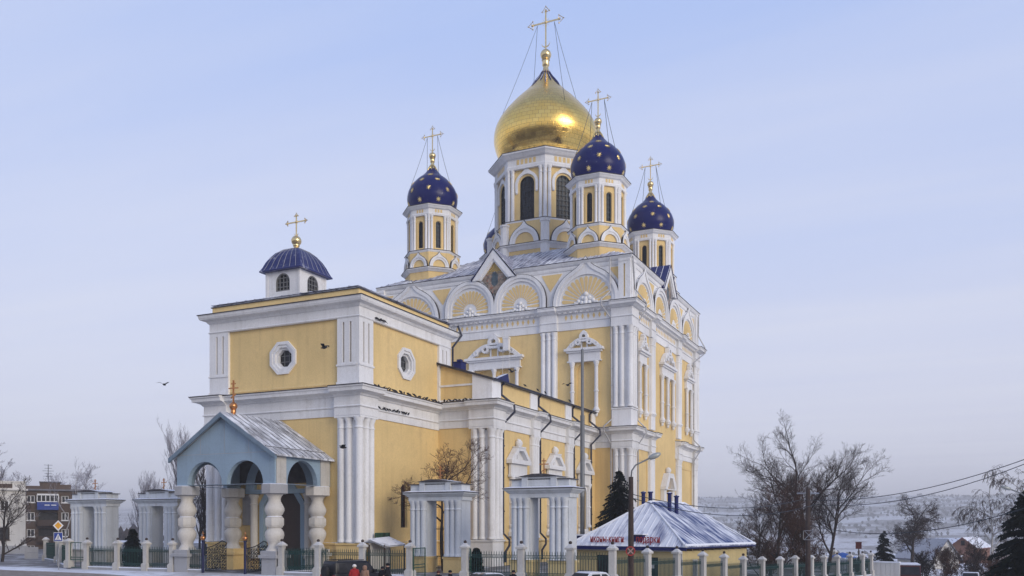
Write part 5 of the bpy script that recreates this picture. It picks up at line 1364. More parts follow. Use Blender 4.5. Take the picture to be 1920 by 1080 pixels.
b = MB(); FA.box(b, S(20), 3.2, zat(921, 140), zat(918, 140), -11, .4, 1); FA.box(b, S(55), S(82), zat(918, 140), zat(912, 140), -6, -.5); FA.box(b, S(82), S(116), zat(918, 140), zat(905, 140), -6, -.8); FA.box(b, S(81), S(118), zat(905, 140), zat(903.5, 140), -6.2, -.6, 1)
FA.box(b, S(105), S(134), zat(918, 140), zat(909, 140), -5, -.4); b.out('roof', ['brick_brown', 'roof_grey'], AB)
windows(AB, FA, ar)
for k, (v0, v1) in enumerate(bal):
    b = MB(); z1_ = zat(v0 + 15, 140); z0_ = zat(v1, 140)
    FA.box(b, S(78), S(113), z0_, z1_, .9, 1.0); FA.box(b, S(78), S(78) + .1, z0_, z1_, 0, .9); FA.box(b, S(113) - .1, S(113), z0_, z1_, 0, .9); FA.box(b, S(78), S(113), z0_ - .12, z0_, 0, 1.0)
    o = b.out('balcony', 'balcony_blue' if k == 0 else 'wood_dark', AB)
    if k == 0:
        b = MB()
        for q in range(6): s = S(78) + (S(113) - S(78))*q/5; FA.box(b, s - .06, s + .06, z1_, zat(v0 + 2, 140), .88, 1.0)
        FA.box(b, S(78), S(113), zat(v0 + 3, 140), zat(v0, 140), 0, 1.1); FA.box(b, S(78), S(113), z1_, z1_ + .12, .88, 1.02); b.out('balcony_glazing', 'sign_white', o)
        b = MB(); FA.box(b, S(79), S(112), z1_, zat(v0 + 3, 140), .9, .93); b.out('pane', 'glass', o)
        b = MB()
        for q in (S(90), S(101)): FA.box(b, q, q + .7, z1_ - .55, z1_ - .42, 1.0, 1.02)
        b.out('balcony_stripe', 'sign_white', o)
    else:
        b = MB(); FA.box(b, S(79), S(112), z1_, zat(v0 + 1, 140), -.6, -.5); b.out('pane', 'glass', o)
ax, ay, _ = FA.P(S(96), 0, -2); b = MB(); b.tube([(ax, ay, zat(904, 140)), (ax, ay, zat(871, 140))], .05, 5)
for v, w in ((872, .6), (878, .5), (883, .8), (888, .5), (893, .7), (898, .45)):
    b.tube([(ax - FA.t.x*w, ay - FA.t.y*w, zat(v, 140)), (ax + FA.t.x*w, ay + FA.t.y*w, zat(v, 140))], .025, 4)
b.out('antenna', 'dark_iron', AB)
fx0, fx1 = at(49, 96), at(72, 96); b = MB(); F = Face(fx1[0], fx1[1], radians(234)); L = math.hypot(fx1[0] - fx0[0], fx1[1] - fx0[1])
for k in range(3): F.box(b, -L, 0, -.5 + k*.6, .08 + k*.6, -.06, .0)
tag(b.out('board_fence', 'concrete'), 'low grey board fence below the apartment block', 'fence')

# ================================================================== RIGHT-HAND HOUSES AND WALL
def house(label, u, depth, v_base, v_eave, v_ridge, wpx, dep, wall, roofm, rot, group=None, cat='house', wins=True):
    x, y = at(u, depth); z0 = zat(v_base, depth); e = zat(v_eave, depth) - z0; r = zat(v_ridge, depth) - z0; w = wpx*depth/FPX
    phi = YAW + pi + rot; H_ = thing('house', label, cat, (x, y, z0), 0, group); F = Face(x, y, phi)
    b = MB(); hol = [rect(-.35, .35, e + .2, e + 1.1)] if wins else []
    F.plate(b, [(-w/2, z0 - 4), (w/2, z0 - 4), (w/2, z0 + e), (0, z0 + r - .12), (-w/2, z0 + e)], [[(p, q + z0) for p, q in h] for h in hol], -.3, 0); F.box(b, -w/2, w/2, z0 - 4, z0 + e - .05, -dep, -.3)
    F.plate(b, [(-w/2, z0 + e - .1), (w/2, z0 + e - .1), (0, z0 + r - .12)], [], -dep, -dep + .3); b.out('wall', wall, H_)
    b = MB(); o_ = .45; sl_ = (r - e)/(w/2)
    for k in (-1, 1):
        pts = [(0, z0 + r - .1), (k*(w/2 + o_), z0 + e - sl_*o_ - .1), (k*(w/2 + o_), z0 + e - sl_*o_ + .08), (0, z0 + r + .08)]
        F.plate(b, pts if k > 0 else pts[::-1], [], -dep - .3, .35)
    b.out('roof', roofm, H_)
    if wins:
        b = MB(); F.box(b, -.3, .3, z0 + e + .25, z0 + e + 1.05, -.2, -.1); b.out('window', 'glass', H_)
    return H_
house('pale house with steep gable and dark bargeboards beyond the shop', 1775, 125, 1060, 1043, 1011, 50, 9, 'house_white', 'roof_grey', .15)
house('red brick house with snowy roof behind the pale gable', 1805, 160, 1050, 1025, 1008, 44, 11, 'far_brick', 'roof_red', -.7)
house('low house with reddish roof behind the weeping birches', 1835, 190, 1045, 1022, 1010, 36, 10, 'far_brick', 'roof_red', .5)
x0, x1 = at(1634, 94), at(1687, 92); wa = thing('concrete_wall', 'low pale concrete wall beyond the end of the churchyard fence', 'wall', (x0[0], x0[1], -2.6))
d = Vector((x1[0] - x0[0], x1[1] - x0[1])); F = Face(x0[0], x0[1], atan2(d.y, d.x) - pi/2); L = d.length
for k in range(6):
    b = MB(); F.box(b, L*k/6 + .01, L*(k + 1)/6 - .01, -3, zat(1055, 93), -.15, 0); b.out('panel', 'house_white', wa)
b = MB(); F.box(b, 0, L, zat(1055, 93), zat(1052.5, 93), -.25, .08); b.out('snow_cap', 'snow', wa)
x0, x1 = at(1640, 150), at(1800, 150); sh = thing('long_shed', 'long dark low shed under snow behind the concrete wall', 'shed', (x0[0], x0[1], -4)); d = Vector((x1[0] - x0[0], x1[1] - x0[1])); F = Face(x0[0], x0[1], atan2(d.y, d.x) - pi/2)
b = MB(); F.box(b, 0, d.length, -6, zat(1045, 150), -5, 0); b.out('wall', 'far_brick', sh); b = MB(); F.plate(b, [(-.3, zat(1045, 150)), (d.length + .3, zat(1045, 150)), (d.length + .3, zat(1041, 150)), (-.3, zat(1041, 150))], [], -5.3, .4); b.out('roof', 'snow', sh)
bx = thing('gate_lamp_box', 'dark red box lamp standing on the far churchyard fence', 'lamp', (at(1610, 100)[0], at(1610, 100)[1], zat(1030, 100)))
b = MB(); p = at(1610, 100); b.box(p[0] - .3, p[0] + .3, p[1] - .3, p[1] + .3, zat(1029, 100), zat(1017, 100)); b.box(p[0] - .34, p[0] + .34, p[1] - .34, p[1] + .34, zat(1017, 100), zat(1016, 100)); b.out('box', 'red_paint', bx)
b = MB(); b.tube([(p[0], p[1], -2), (p[0], p[1], zat(1029, 100))], .06, 6); b.out('post', 'pole_brown', bx)
um = thing('umbrella', 'blue market umbrella behind the fence pillars', 'umbrella', gnd(at(1580, 88))); p = at(1580, 88)
b = MB(); b.lathe([(1.3, 0), (.7, .3), (.03, .5)], (p[0], p[1], zat(1045, 88)), 8); b.out('canopy', 'umbrella_blue', um); b = MB(); b.tube([(p[0], p[1], -2.2), (p[0], p[1], zat(1040, 88))], .03, 5); b.out('pole', 'steel', um)

# ================================================================== VEHICLES
WHEEL = None
def wheel_parts(parent, M_, r=.36, w=.24):
    b = MB(); pr = [(r*.62, -w/2), (r*.9, -w/2), (r, -w*.35), (r, w*.35), (r*.9, w/2), (r*.62, w/2)]; b.lathe(pr, (0, 0, 0), 24)
    t = place('wheel', b.mesh('wheel', 'tyre', smooth=radians(40)), parent, M_)
    b = MB(); b.lathe([(r*.64, -w*.42), (r*.64, w*.42), (r*.5, w*.36), (r*.2, w*.46), (.02, w*.48)], (0, 0, 0), 20); place('rim', b.mesh('rim', 'steel', smooth=radians(40)), t, M_)
    return t
def car(label, u, depth, heading, L, W, H, body, suv, name='parked_car', cat='car'):
    x, y = at(u, depth); z = gz(x, y); C_ = thing(name, label, cat, (x, y, z), heading); m = WM[C_].copy(); F = Face(0, 0, -pi/2)
    def ext(pts, w0, w1, mat, nm, bev=.05, par=C_):
        """side profile (x, z) across the width, narrowing to w1 at its top"""
        zs = [p[1] for p in pts]; a, c = min(zs), max(zs); b = MB(); n = len(pts)
        def ww(h): return (w0 + (w1 - w0)*(h - a)/(c - a))/2
        b.add([(p[0], -ww(p[1]), p[1]) for p in pts] + [(p[0], ww(p[1]), p[1]) for p in pts], [tuple(range(n)), tuple(range(n, 2*n))[::-1]] + [(i, (i + 1) % n, (i + 1) % n + n, i + n) for i in range(n)])
        me = b.mesh(nm, mat)
        if bev:
            bm = bmesh.new(); bm.from_mesh(me); bmesh.ops.bevel(bm, geom=bm.edges[:], offset=bev, segments=2, affect='EDGES', profile=.6); bm.to_mesh(me); bm.free()
            me.polygons.foreach_set('use_smooth', [True]*len(me.polygons)); me.set_sharp_from_angle(angle=radians(50))
        return place(nm, me, par, m)
    h = L/2; bl = H*(.60 if suv else .58)
    if suv:
        ext([(-h, .38), (h, .38), (h, .85), (h - .1, bl - .12), (h*.42, bl), (-h + .02, bl), (-h, .8)], W, W*.96, body, 'body', .06)
        ext([(-h + .06, bl - .02), (h*.44, bl - .02), (h*.20, H - .08), (h*.10, H), (-h + .22, H), (-h + .12, H - .1)], W*.95, W*.80, body, 'cabin', .07)
        wz = [(-h + .30, bl + .05), (-h*.25, bl + .05), (-h*.25, H - .16), (-h + .36, H - .16)]; wz2 = [(-h*.19, bl + .05), (h*.33, bl + .05), (h*.14, H - .16), (-h*.19, H - .16)]
    else:
        ext([(-h, .3), (h, .3), (h, .62), (h - .12, bl - .14), (h*.36, bl), (-h*.78, bl + .02), (-h, bl - .08)], W, W*.94, body, 'body', .07)
        ext([(-h*.72, bl - .02), (h*.44, bl - .02), (h*.10, H - .04), (-h*.02, H), (-h*.36, H), (-h*.46, H - .05)], W*.92, W*.72, body, 'cabin', .07)
        wz = [(-h*.60, bl + .05), (-h*.14, bl + .05), (-h*.14, H - .12), (-h*.38, H - .12)]; wz2 = [(-h*.08, bl + .05), (h*.32, bl + .05), (h*.06, H - .12), (-h*.08, H - .12)]
    ratio = (W*.95 - W*(.80 if suv else .72))/2/(H - bl)
    for q in (-1, 1):
        for pts in (wz, wz2):
            b = MB(); yy = lambda zz: q*(W*.945/2 - (zz - bl)*ratio + .012)
            b.add([(p[0], yy(p[1]), p[1]) for p in pts] + [(p[0], yy(p[1]) - q*.06, p[1]) for p in pts], [(0, 1, 2, 3), (4, 5, 6, 7)] + [(i, (i + 1) % 4, (i + 1) % 4 + 4, i + 4) for i in range(4)])
            place('side_window', b.mesh('side_window', 'glass'), C_, m)
        for xx in (-h*.60, h*.62): wheel_parts(C_, m @ Matrix.Translation((xx, q*(W/2 - .11), .36)) @ Matrix.Rotation(-q*pi/2, 4, 'X'))
        b = MB(); b.box(h*.30, h*.40, q*(W/2 + .02) - .09, q*(W/2 + .02) + .09, bl + .02, bl + .2); place('mirror', b.mesh('mirror', body), C_, m)
        b = MB(); b.box(-h - .03, -h + .1, q*W*.40 - .1, q*W*.40 + .1, bl - .42, bl - .1); place('tail_light', b.mesh('tail_light', 'sign_red'), C_, m)
        b = MB(); b.box(h - .1, h + .02, q*W*.36 - .14, q*W*.36 + .14, .62, .8); place('headlight', b.mesh('headlight', 'lamp_head'), C_, m)
    # front and rear glass as thin slabs lying on the cabin ends
    def slab(xa, za, xb, zb, wa, wb, nm):
        b = MB(); dx, dz = (xb - xa), (zb - za); l = sqrt(dx*dx + dz*dz); nx_, nz_ = dz/l, -dx/l
        if nx_*xa < 0: nx_, nz_ = -nx_, -nz_
        o_ = [(xa, -wa, za), (xa, wa, za), (xb, wb, zb), (xb, -wb, zb)]
        b.add([(p[0] + nx_*.03, p[1], p[2] + nz_*.03) for p in o_] + [(p[0] - nx_*.04, p[1], p[2] - nz_*.04) for p in o_], [(0, 1, 2, 3), (7, 6, 5, 4)] + [(i, (i + 1) % 4, (i + 1) % 4 + 4, i + 4) for i in range(4)])
        place(nm, b.mesh(nm, 'glass'), C_, m)
    if suv:
        slab(h*.42, bl + .04, h*.21, H - .12, W*.42, W*.37, 'windscreen'); slab(-h + .08, bl + .06, -h + .13, H - .2, W*.38, W*.35, 'rear_window')
        sp_ = wheel_parts(C_, m @ Matrix.Translation((-h - .14, .05, 1.22)) @ Matrix.Rotation(-pi/2, 4, 'Y'), .37, .22); sp_.name = 'spare_wheel'
        b = MB(); b.box(-h - .12, -h + .1, -W*.48, W*.48, .42, .62); place('bumper', b.mesh('bumper', 'steel'), C_, m)
        b = MB(); b.box(-h - .02, -h + .02, W*.18, W*.45, .72, .84); place('number_plate', b.mesh('number_plate', 'sign_white'), C_, m)
        for q in (-1, 1):
            b = MB(); b.tube([(-h + .35, q*W*.36, H + .05), (h*.05, q*W*.36, H + .05)], .025, 6); place('roof_rail', b.mesh('roof_rail', 'dark_iron'), C_, m)
    else:
        slab(h*.42, bl + .02, h*.11, H - .07, W*.42, W*.34, 'windscreen'); slab(-h*.71, bl + .02, -h*.47, H - .08, W*.42, W*.34, 'rear_window')
    return C_
car('black off-roader with a spare wheel on its back door', 669, 55, YAW - radians(48), 4.1, 1.8, 1.86, 'car_black', True, 'off_roader')
car('dark car with snow specks in front of the fence plinth', 925, 48, YAW - radians(60), 4.2, 1.7, 1.47, 'car_dark', False)
car('pale snow-covered car beside the street lamp', 1118, 48.5, YAW - radians(55), 4.3, 1.72, 1.5, 'car_white', False)
car('white car parked far down the street by the birches', 1820, 80, YAW + radians(150), 4.2, 1.7, 1.45, 'car_white', False)
# lorry-like van, front towards the road
vx = at(1706, 93); vz = zat(1057, 93) - 2.5; V_ = thing('delivery_van', 'dark red van with wide windscreen and snow on its roof', 'van', (vx[0], vx[1], vz), atan2(CAMY - vx[1], CAMX - vx[0]) + .06); m = WM[V_].copy()
b = MB(); b.box(-4.6, -.05, -1.05, 1.05, .5, 2.35); b.add([(-.05, y, z) for y, z in ((-1.05, .45), (1.05, .45), (1.0, 2.35), (-1.0, 2.35))] + [(.55, y, z) for y, z in ((-1.0, .45), (1.0, .45), (1.0, 1.3), (-1.0, 1.3))] + [(.25, .95, 2.3), (.25, -.95, 2.3)], [(4, 5, 6, 7), (7, 6, 8, 9), (9, 8, 2, 3), (1, 5, 6, 8, 2), (0, 3, 9, 7, 4), (0, 4, 5, 1)]); b.out('body', 'red_paint', V_, m)
b = MB(); b.add([(.56, -.92, 1.36), (.56, .92, 1.36), (.30, .88, 2.2), (.30, -.88, 2.2), (.5, -.92, 1.36), (.5, .92, 1.36), (.24, .88, 2.2), (.24, -.88, 2.2)], [(0, 1, 2, 3), (4, 5, 6, 7)]); b.out('windscreen', 'glass', V_, m)
b = MB(); b.box(-4.6, .2, -1.0, 1.0, 2.36, 2.46); b.out('snow_cover', 'snow', V_, m); b = MB(); b.box(-.3, .58, -1.08, 1.08, .4, .62); b.out('bumper', 'steel', V_, m)
for q in (-1, 1):
    for xx in (-3.6, -.3): wheel_parts(V_, m @ Matrix.Translation((xx, q*.92, .36)) @ Matrix.Rotation(-q*pi/2, 4, 'X'))
    b = MB(); b.lathe([(.12, 0), (.12, .05), (.02, .07)], (0, 0, 0), 12); place('headlight', b.mesh('headlight', 'lamp_head'), V_, m @ Matrix.Translation((.54, q*.7, .85)) @ Matrix.Rotation(pi/2, 4, 'Y'))

# ================================================================== PEOPLE
def person(label, u, depth, face_dir, h, coat, hatm, pose, hood=False, group=None):
    x, y = at(u, depth); z = gz(x, y); k = h/1.75
    P_ = thing('person', label, 'person', (x, y, z), face_dir); m = WM[P_].copy()
    V = {'pel': (0, 0, .96, .165, .13), 'bel': (0, 0, 1.12, .16, .125), 'che': (0, .0, 1.34, .19, .135), 'nek': (.0, 0, 1.50, .075, .075), 'hd0': (.02, 0, 1.58, .075, .085), 'hd1': (.025, 0, 1.66, .088, .10), 'hd2': (.015, 0, 1.735, .06, .07)}
    E_ = [('pel', 'bel'), ('bel', 'che'), ('che', 'nek'), ('nek', 'hd0'), ('hd0', 'hd1'), ('hd1', 'hd2')]
    for s, n in ((1, 'l'), (-1, 'r')):
        st = pose.get('step', .08)*s
        V.update({'hip' + n: (0, s*.10, .88, .12, .12), 'kne' + n: (st*.5 + .02, s*.11, .50, .075, .075), 'ank' + n: (st, s*.11, .10, .05, .05), 'toe' + n: (st + .17, s*.12, .045, .045, .04)})
        el, ha = pose.get('arm' + n, ((-.03, s*.30, 1.10), (.06, s*.29, .86)))
        V.update({'sho' + n: (0, s*.19, 1.42, .085, .085), 'elb' + n: el + (.065, .065), 'wri' + n: ha + (.05, .05)})
        E_ += [('pel', 'hip' + n), ('hip' + n, 'kne' + n), ('kne' + n, 'ank' + n), ('ank' + n, 'toe' + n), ('che', 'sho' + n), ('sho' + n, 'elb' + n), ('elb' + n, 'wri' + n)]
        hv = Vector(ha); dv_ = (hv - Vector(el)).normalized(); sd_ = Vector((dv_.y, -dv_.x, 0)); sd_ = sd_.normalized() if sd_.length > .01 else Vector((0, 1, 0))
        V['plm' + n] = tuple(hv + dv_*.07) + (.036, .036); E_.append(('wri' + n, 'plm' + n))
        for f in range(4):
            o_ = sd_*(f - 1.5)*.021; a = hv + dv_*.11 + o_; c = hv + dv_*(.17 - .008*abs(f - 1.2)) + o_ + Vector((.012, 0, 0))
            V['f%d%sa' % (f, n)] = tuple(a) + (.010, .010); V['f%d%sb' % (f, n)] = tuple(c) + (.009, .009); E_ += [('plm' + n, 'f%d%sa' % (f, n)), ('f%d%sa' % (f, n), 'f%d%sb' % (f, n))]
        V['th' + n] = tuple(hv + dv_*.09 + sd_*.06) + (.011, .011); E_.append(('plm' + n, 'th' + n))
    ks = list(V); me = bpy.data.meshes.new('tmp'); me.from_pydata([tuple(c*k for c in V[q][:3]) for q in ks], [(ks.index(a), ks.index(c)) for a, c in E_], [])
    o = bpy.data.objects.new('tmp', me); COL.objects.link(o); md = o.modifiers.new('s', 'SKIN'); md.use_smooth_shade = True
    for i, q in enumerate(ks):
        sv = me.skin_vertices[0].data[i]; sv.radius = (V[q][3]*k*1.12, V[q][4]*k*1.12); sv.use_root = q == 'pel'
    o.modifiers.new('d', 'SUBSURF').levels = 1
    r = bpy.data.meshes.new_from_object(o.evaluated_get(bpy.context.evaluated_depsgraph_get())); bpy.data.objects.remove(o)
    r.name = 'body'; r.materials.clear()
    for q in (coat, 'skin', 'trousers'): r.materials.append(M(q))
    han = [Vector(V['plm' + n][:3])*k for n in 'lr']
    for p in r.polygons:
        c = p.center; p.material_index = 1 if c.z > 1.53*k or any((c - q).length < .12 for q in han) else (2 if c.z < .62*k else 0); p.use_smooth = True
    B_ = place('body', r, P_, m)
    b = MB(); sk = pose.get('skirt', .62)      # coat skirt, collar
    b.lathe([(.255*k, sk*k), (.235*k, .85*k), (.205*k, 1.05*k), (.215*k, 1.25*k), (.20*k, 1.38*k), (.11*k, 1.47*k)], (0, 0, 0), 20)
    b.v = [(p[0]*.82, p[1]*1.08, p[2]) for p in b.v]; b.out('coat', coat, P_, m, smooth=True)
    b = MB(); b.lathe([(.10, 1.45), (.125, 1.49), (.12, 1.55), (.10, 1.56)], (0, 0, 0), 16); b.v = [(p[0]*k, p[1]*k, p[2]*k) for p in b.v]; b.out('collar', coat, P_, m, smooth=True)
    b = MB(); c0 = Vector((.0, 0, 1.655))
    if hood: b.lathe([(.125, -.16), (.145, -.05), (.14, .05), (.10, .125), (.02, .15)], c0, 16)
    else: b.lathe([(.125, -.01), (.128, .05), (.118, .10), (.07, .145), (.02, .155)], c0, 16)
    b.v = [(p[0]*k, p[1]*k, p[2]*k) for p in b.v]; b.out('hood' if hood else 'hat', hatm, P_, m, smooth=True)
    b = MB()
    for s in (-1, 1): b.ball((.105*k, s*.034*k, 1.66*k), .012*k, 6, 4, 0)
    b.out('eyes', 'tyre', B_, m); b = MB(); b.lathe([(.018*k, 0), (.013*k, .03*k), (.004*k, .05*k)], (.112*k, 0, 1.615*k), 6); b.out('nose', 'skin', B_, m)
    return P_
def carry(s): return ((-.02, s*.30, 1.12), (.20, s*.22, 1.02))
person('person in a red jacket and white hat behind the off-roader', 664.5, 52.5, YAW + .2, 1.66, 'coat_red', 'hat_white', {'arml': carry(1)})
person('person in a beige hooded coat walking past the off-roader', 684, 52.3, YAW - .5, 1.62, 'coat_beige', 'coat_beige', {'step': .2, 'skirt': .45}, True)
person('person in a black coat and dark cap turned towards the off-roader', 727, 53, YAW + pi*.5, 1.72, 'coat_black', 'coat_black', {'arml': carry(1), 'armr': carry(-1)})
person('shorter person in dark clothes stooping beside the off-roader bonnet', 717, 53.6, YAW + .6, 1.5, 'coat_black', 'trousers', {})
person('person in a dark brown knitted hat before the white gateway', 822, 50, YAW + .4, 1.42, 'coat_black', 'hat_brown', {})
person('person in a black coat passing the open green gate', 844, 50, YAW - 1.2, 1.45, 'coat_black', 'coat_black', {'step': .2})
person('person in black behind the dark car', 963, 50, YAW + 2.4, 1.45, 'coat_black', 'coat_black', {})

# ================================================================== BIRDS
def bird_mesh(fly, seed=0):
    b = MB(); rnd = random.Random(seed)
    b.lathe([(.01, -.19), (.05, -.15), (.085, -.03), (.08, .06), (.045, .13), (.05, .17), (.02, .22), (.004, .26)], (0, 0, 0), 8)
    b.v = [(z, y, x*.9) for x, y, z in b.v]
    b.add([(-.16, -.03, .0), (-.16, .03, .0), (-.33, .05, -.02), (-.33, -.05, -.02)], [(0, 1, 2, 3)])
    if fly:
        for s in (-1, 1): b.add([(.10, s*.05, .03), (-.10, s*.05, .03), (-.16, s*.30, .14 + .05*seed), (-.05, s*.56, .10 + .03*seed), (.10, s*.30, .16 + .05*seed)], [(0, 1, 2, 4), (2, 3, 4)])
    else:
        b.v = [(x*.8 - z*.35, y, z*.9 + x*.45 + .13) for x, y, z in b.v]
        for s in (-.03, .03): b.tube([(0, s, .08), (0, s, 0)], .008, 4)
    return b.mesh('bird', 'bird', recalc=False)
PIG = [bird_mesh(False, k) for k in range(2)]; FLY = [bird_mesh(True, k) for k in range(2)]
rnd = random.Random(11)
def perch(x, y, z, lab, grp): tag(place('pigeon', PIG[rnd.randrange(2)], None, T(x, y, z, rnd.uniform(0, 6.28)) @ Matrix.Scale(rnd.uniform(.8, 1.08), 4)), lab, 'bird', grp)
for i in range(30): perch(-52.6 + 10.4*(i + rnd.random())/30, -7.95 - .25*rnd.random(), 14.41, 'dark pigeon perched along the lower cornice of the narthex side', 'pigeons on the lower cornice')
for i in range(10): perch(-41.95 - .2*rnd.random(), -8.2 - 2.8*(i + rnd.random())/10, 14.53, 'dark pigeon perched on the cornice in the inner corner beside the aisle', 'pigeons in the inner corner')
for i in range(13): perch(-51.3 + 4.6*(i + rnd.random()*.8)/13, -7.66, 12.86, 'dark pigeon in the row on the narrow frieze ledge', 'pigeons on the frieze ledge')
for i in range(6): perch(-51.9 + 1.4*(i + rnd.random()*.7)/6, -7.74, 19.87, 'dark pigeon in the short row under the top cornice', 'pigeons under the top cornice')
for i in range(5): perch(-38.8 + 16*rnd.random(), -13.2, 16.5, 'dark pigeon on the aisle gutter', 'pigeons on the gutter')
for k, (u, v, dpt, lab) in enumerate(((308, 721, 70, 'dark bird flying alone in the sky beside the narthex'), (608, 652, 62, 'dark bird flying in front of the yellow narthex wall'), (1064, 722, 80, 'small bird flying beside the blind window of the main wall'), (960, 697, 85, 'bird flying by the capital of the double window'), (643, 839, 62, 'bird flying past the narthex corner columns'))):
    p = at(u, dpt); tag(place('flying_bird', FLY[k % 2], None, T(p[0], p[1], zat(v, dpt), 1.3*k + .4) @ Matrix.Scale(1.15, 4)), lab, 'bird')

# ================================================================== TREES
def bare_tree(label, pos, height, seed, spread=.75, trunk_r=.2, levels=5, fork=.22, up=.35, bark='bark', twig='twig', droop=0.0, kids=(5, 6, 6, 5, 4), lean=(0, 0), name='bare_tree', group=None, thick=1.0, stems=1, tl=.70, cl=1.0):
    rnd = random.Random(seed); tr = thing(name, label, 'tree', pos, 0, group)
    wood, tw = MB(), MB()
    def grow(p, d, L, r, lv):
        n = 5 if lv == 0 else (4 if lv < 3 else 3); pts = [p.copy()]; rad = [r]; q = p.copy(); dd = d.copy(); dirs = []
        for i in range(n):
            wob = (.09 if lv == 0 else .17)*(.45 if spread < .5 else 1)
            dd = (dd + Vector((rnd.gauss(0, wob), rnd.gauss(0, wob), rnd.gauss(0, wob*.6) + (up*.16 if lv else .05) - droop*max(0, lv - 1)*.26))).normalized()
            q = q + dd*(L/n); pts.append(q.copy()); dirs.append(dd.copy()); rad.append(max(.006*thick, r*(1 - .72*(i + 1)/n)))
        (wood if lv < 2 else tw).tube(pts, rad, 7 if lv == 0 else (5 if lv < 2 else 3))
        if lv + 1 >= levels: return
        for j in range(kids[lv]):
            t = fork + (1 - fork)*(j + rnd.random()*.9)/kids[lv] if lv == 0 else .18 + .80*(j + rnd.random())/kids[lv]
            i = min(n - 1, int(t*n)); f = t*n - i; o = pts[i] + (pts[i + 1] - pts[i])*f
            ax = dirs[i]; s = Vector((rnd.gauss(0, 1), rnd.gauss(0, 1), rnd.gauss(0, .5))); s = (s - ax*s.dot(ax)).normalized()
            ang = rnd.uniform(.45, .95)*(spread/.75)
            nd = (ax*cos(ang) + s*sin(ang) + Vector((0, 0, up*.35))).normalized()
            l2 = L*(rnd.uniform(.42, .66)*cl if lv == 0 else rnd.uniform(.45, .72))*(1 - .35*t if lv else 1 - .15*t)
            grow(o, nd, l2, max(.008*thick, r*(.62 if lv == 0 else .55)*(1 - .4*t)), lv + 1)
    for k in range(stems):
        a = 6.28*k/stems; base = Vector(pos) + Vector((.3*cos(a), .3*sin(a), -.2))*(1 if stems > 1 else 0) + Vector((0, 0, -.2))
        grow(base, Vector((lean[0] + (.16*cos(a) if stems > 1 else 0), lean[1] + (.16*sin(a) if stems > 1 else 0), 1)).normalized(), height*tl, trunk_r, 0)
    wood.out('trunk', bark, tr, smooth=True, recalc=False); tw.out('crown', twig, tr, recalc=False)
    return tr
def spruce(label, pos, height, rad, seed, name='spruce_tree', group=None):
    rnd = random.Random(seed); t = thing(name, label, 'tree', pos, 0, group); P = Vector(pos)
    b = MB(); b.lathe([(height*.017, -.2), (height*.012, height*.5), (.015, height*.98)], pos, 8); b.out('trunk', 'bark', t)
    b = MB(); n = max(180, int(height*30))
    for i in range(n):
        f = (i + rnd.random())/n; h = height*(.06 + .93*f); R = rad*(1 - f)**.65*rnd.uniform(.72, 1.12) + .1
        a = rnd.uniform(0, 6.28); d = Vector((cos(a), sin(a), 0)); m = max(3, int(R*6))
        sd_ = Vector((-d.y, d.x, 0))
        for j in range(m):
            s = (j + rnd.random()*.6)/m; o = P + Vector((0, 0, h)) + d*(R*s) + Vector((0, 0, .12*R*s - .42*R*s*s))
            for q in (-1, 1):
                l = (.16 + .30*R*(1 - s*.6))*rnd.uniform(.7, 1.2); w = .09 + .06*rnd.random()
                tip = o + (sd_*q*.75 + d*.65).normalized()*l + Vector((0, 0, -l*rnd.uniform(.25, .65)))
                b.add([o - d*w, o + d*w + Vector((0, 0, .03)), tip], [(0, 1, 2)])
                b.add([o + Vector((0, 0, .02)), o + d*.1 + Vector((0, 0, -.02)), o + (tip - o)*.7 + Vector((0, 0, -.22*l - .08))], [(0, 1, 2)])
            b.add([o - sd_*.06, o + sd_*.06, o + d*(R/m*1.3) + Vector((0, 0, -.06 - .1*s))], [(0, 1, 2)])
    for k in range(6): b.add([P + Vector((.05*cos(k), .05*sin(k), height*.93)), P + Vector((-.05*cos(k), -.05*sin(k), height*.93)), P + Vector((0, 0, height*1.03))], [(0, 1, 2)])
    b.out('crown', 'needles', t, recalc=False)
    return t
def G3(u, depth): p = at(u, depth); return (p[0], p[1], gz(*p))
bare_tree('small bare lime tree in the inner corner behind the gateway', G3(832, 70.5), 11.2, 3, .85, .17, 6, .48, .3, 'bark', 'twig_brown', kids=(7, 6, 5, 5, 3), thick=1.4)
spruce('dark spruce growing between the shop and the cathedral corner', (at(1160, 75)[0], at(1160, 75)[1], -.6), 8.9, 2.9, 5)
bare_tree('tall spreading bare tree behind the utility pole', G3(1512, 86), 14.6, 27, .78, .26, 6, .30, .38, kids=(9, 7, 7, 6, 4), thick=.85, tl=.60, cl=1.35)
bare_tree('tall bare tree leaning away from the utility pole behind the fence', G3(1548, 88), 12.8, 9, .78, .2, 6, .28, .38, kids=(8, 7, 7, 6, 4), lean=(.05, -.30), thick=.85, tl=.62, cl=1.2)
bare_tree('brown bushy bare tree beside the shop roof', G3(1462, 82), 10.0, 14, .7, .14, 6, .1, .4, 'bark', 'twig_brown', kids=(9, 6, 6, 4, 3), stems=2, thick=1.2)
bare_tree('dense dark thicket tree at the foot of the tall bare tree', G3(1498, 83), 6.6, 34, .7, .10, 5, .06, .4, 'bark', 'twig_brown', kids=(10, 8, 6, 5, 3), stems=3, thick=1.4)
bare_tree('thin dark young tree between shop and fence', G3(1424, 78), 7.8, 17, .6, .08, 5, .12, .3, kids=(14, 6, 5, 4, 3), thick=1.3)
bare_tree('round-headed bare tree above the delivery van', G3(1711, 122), 10.4, 43, 1.0, .26, 6, .25, .12, kids=(11, 8, 6, 6, 4), thick=1.3, tl=.66, cl=1.1)
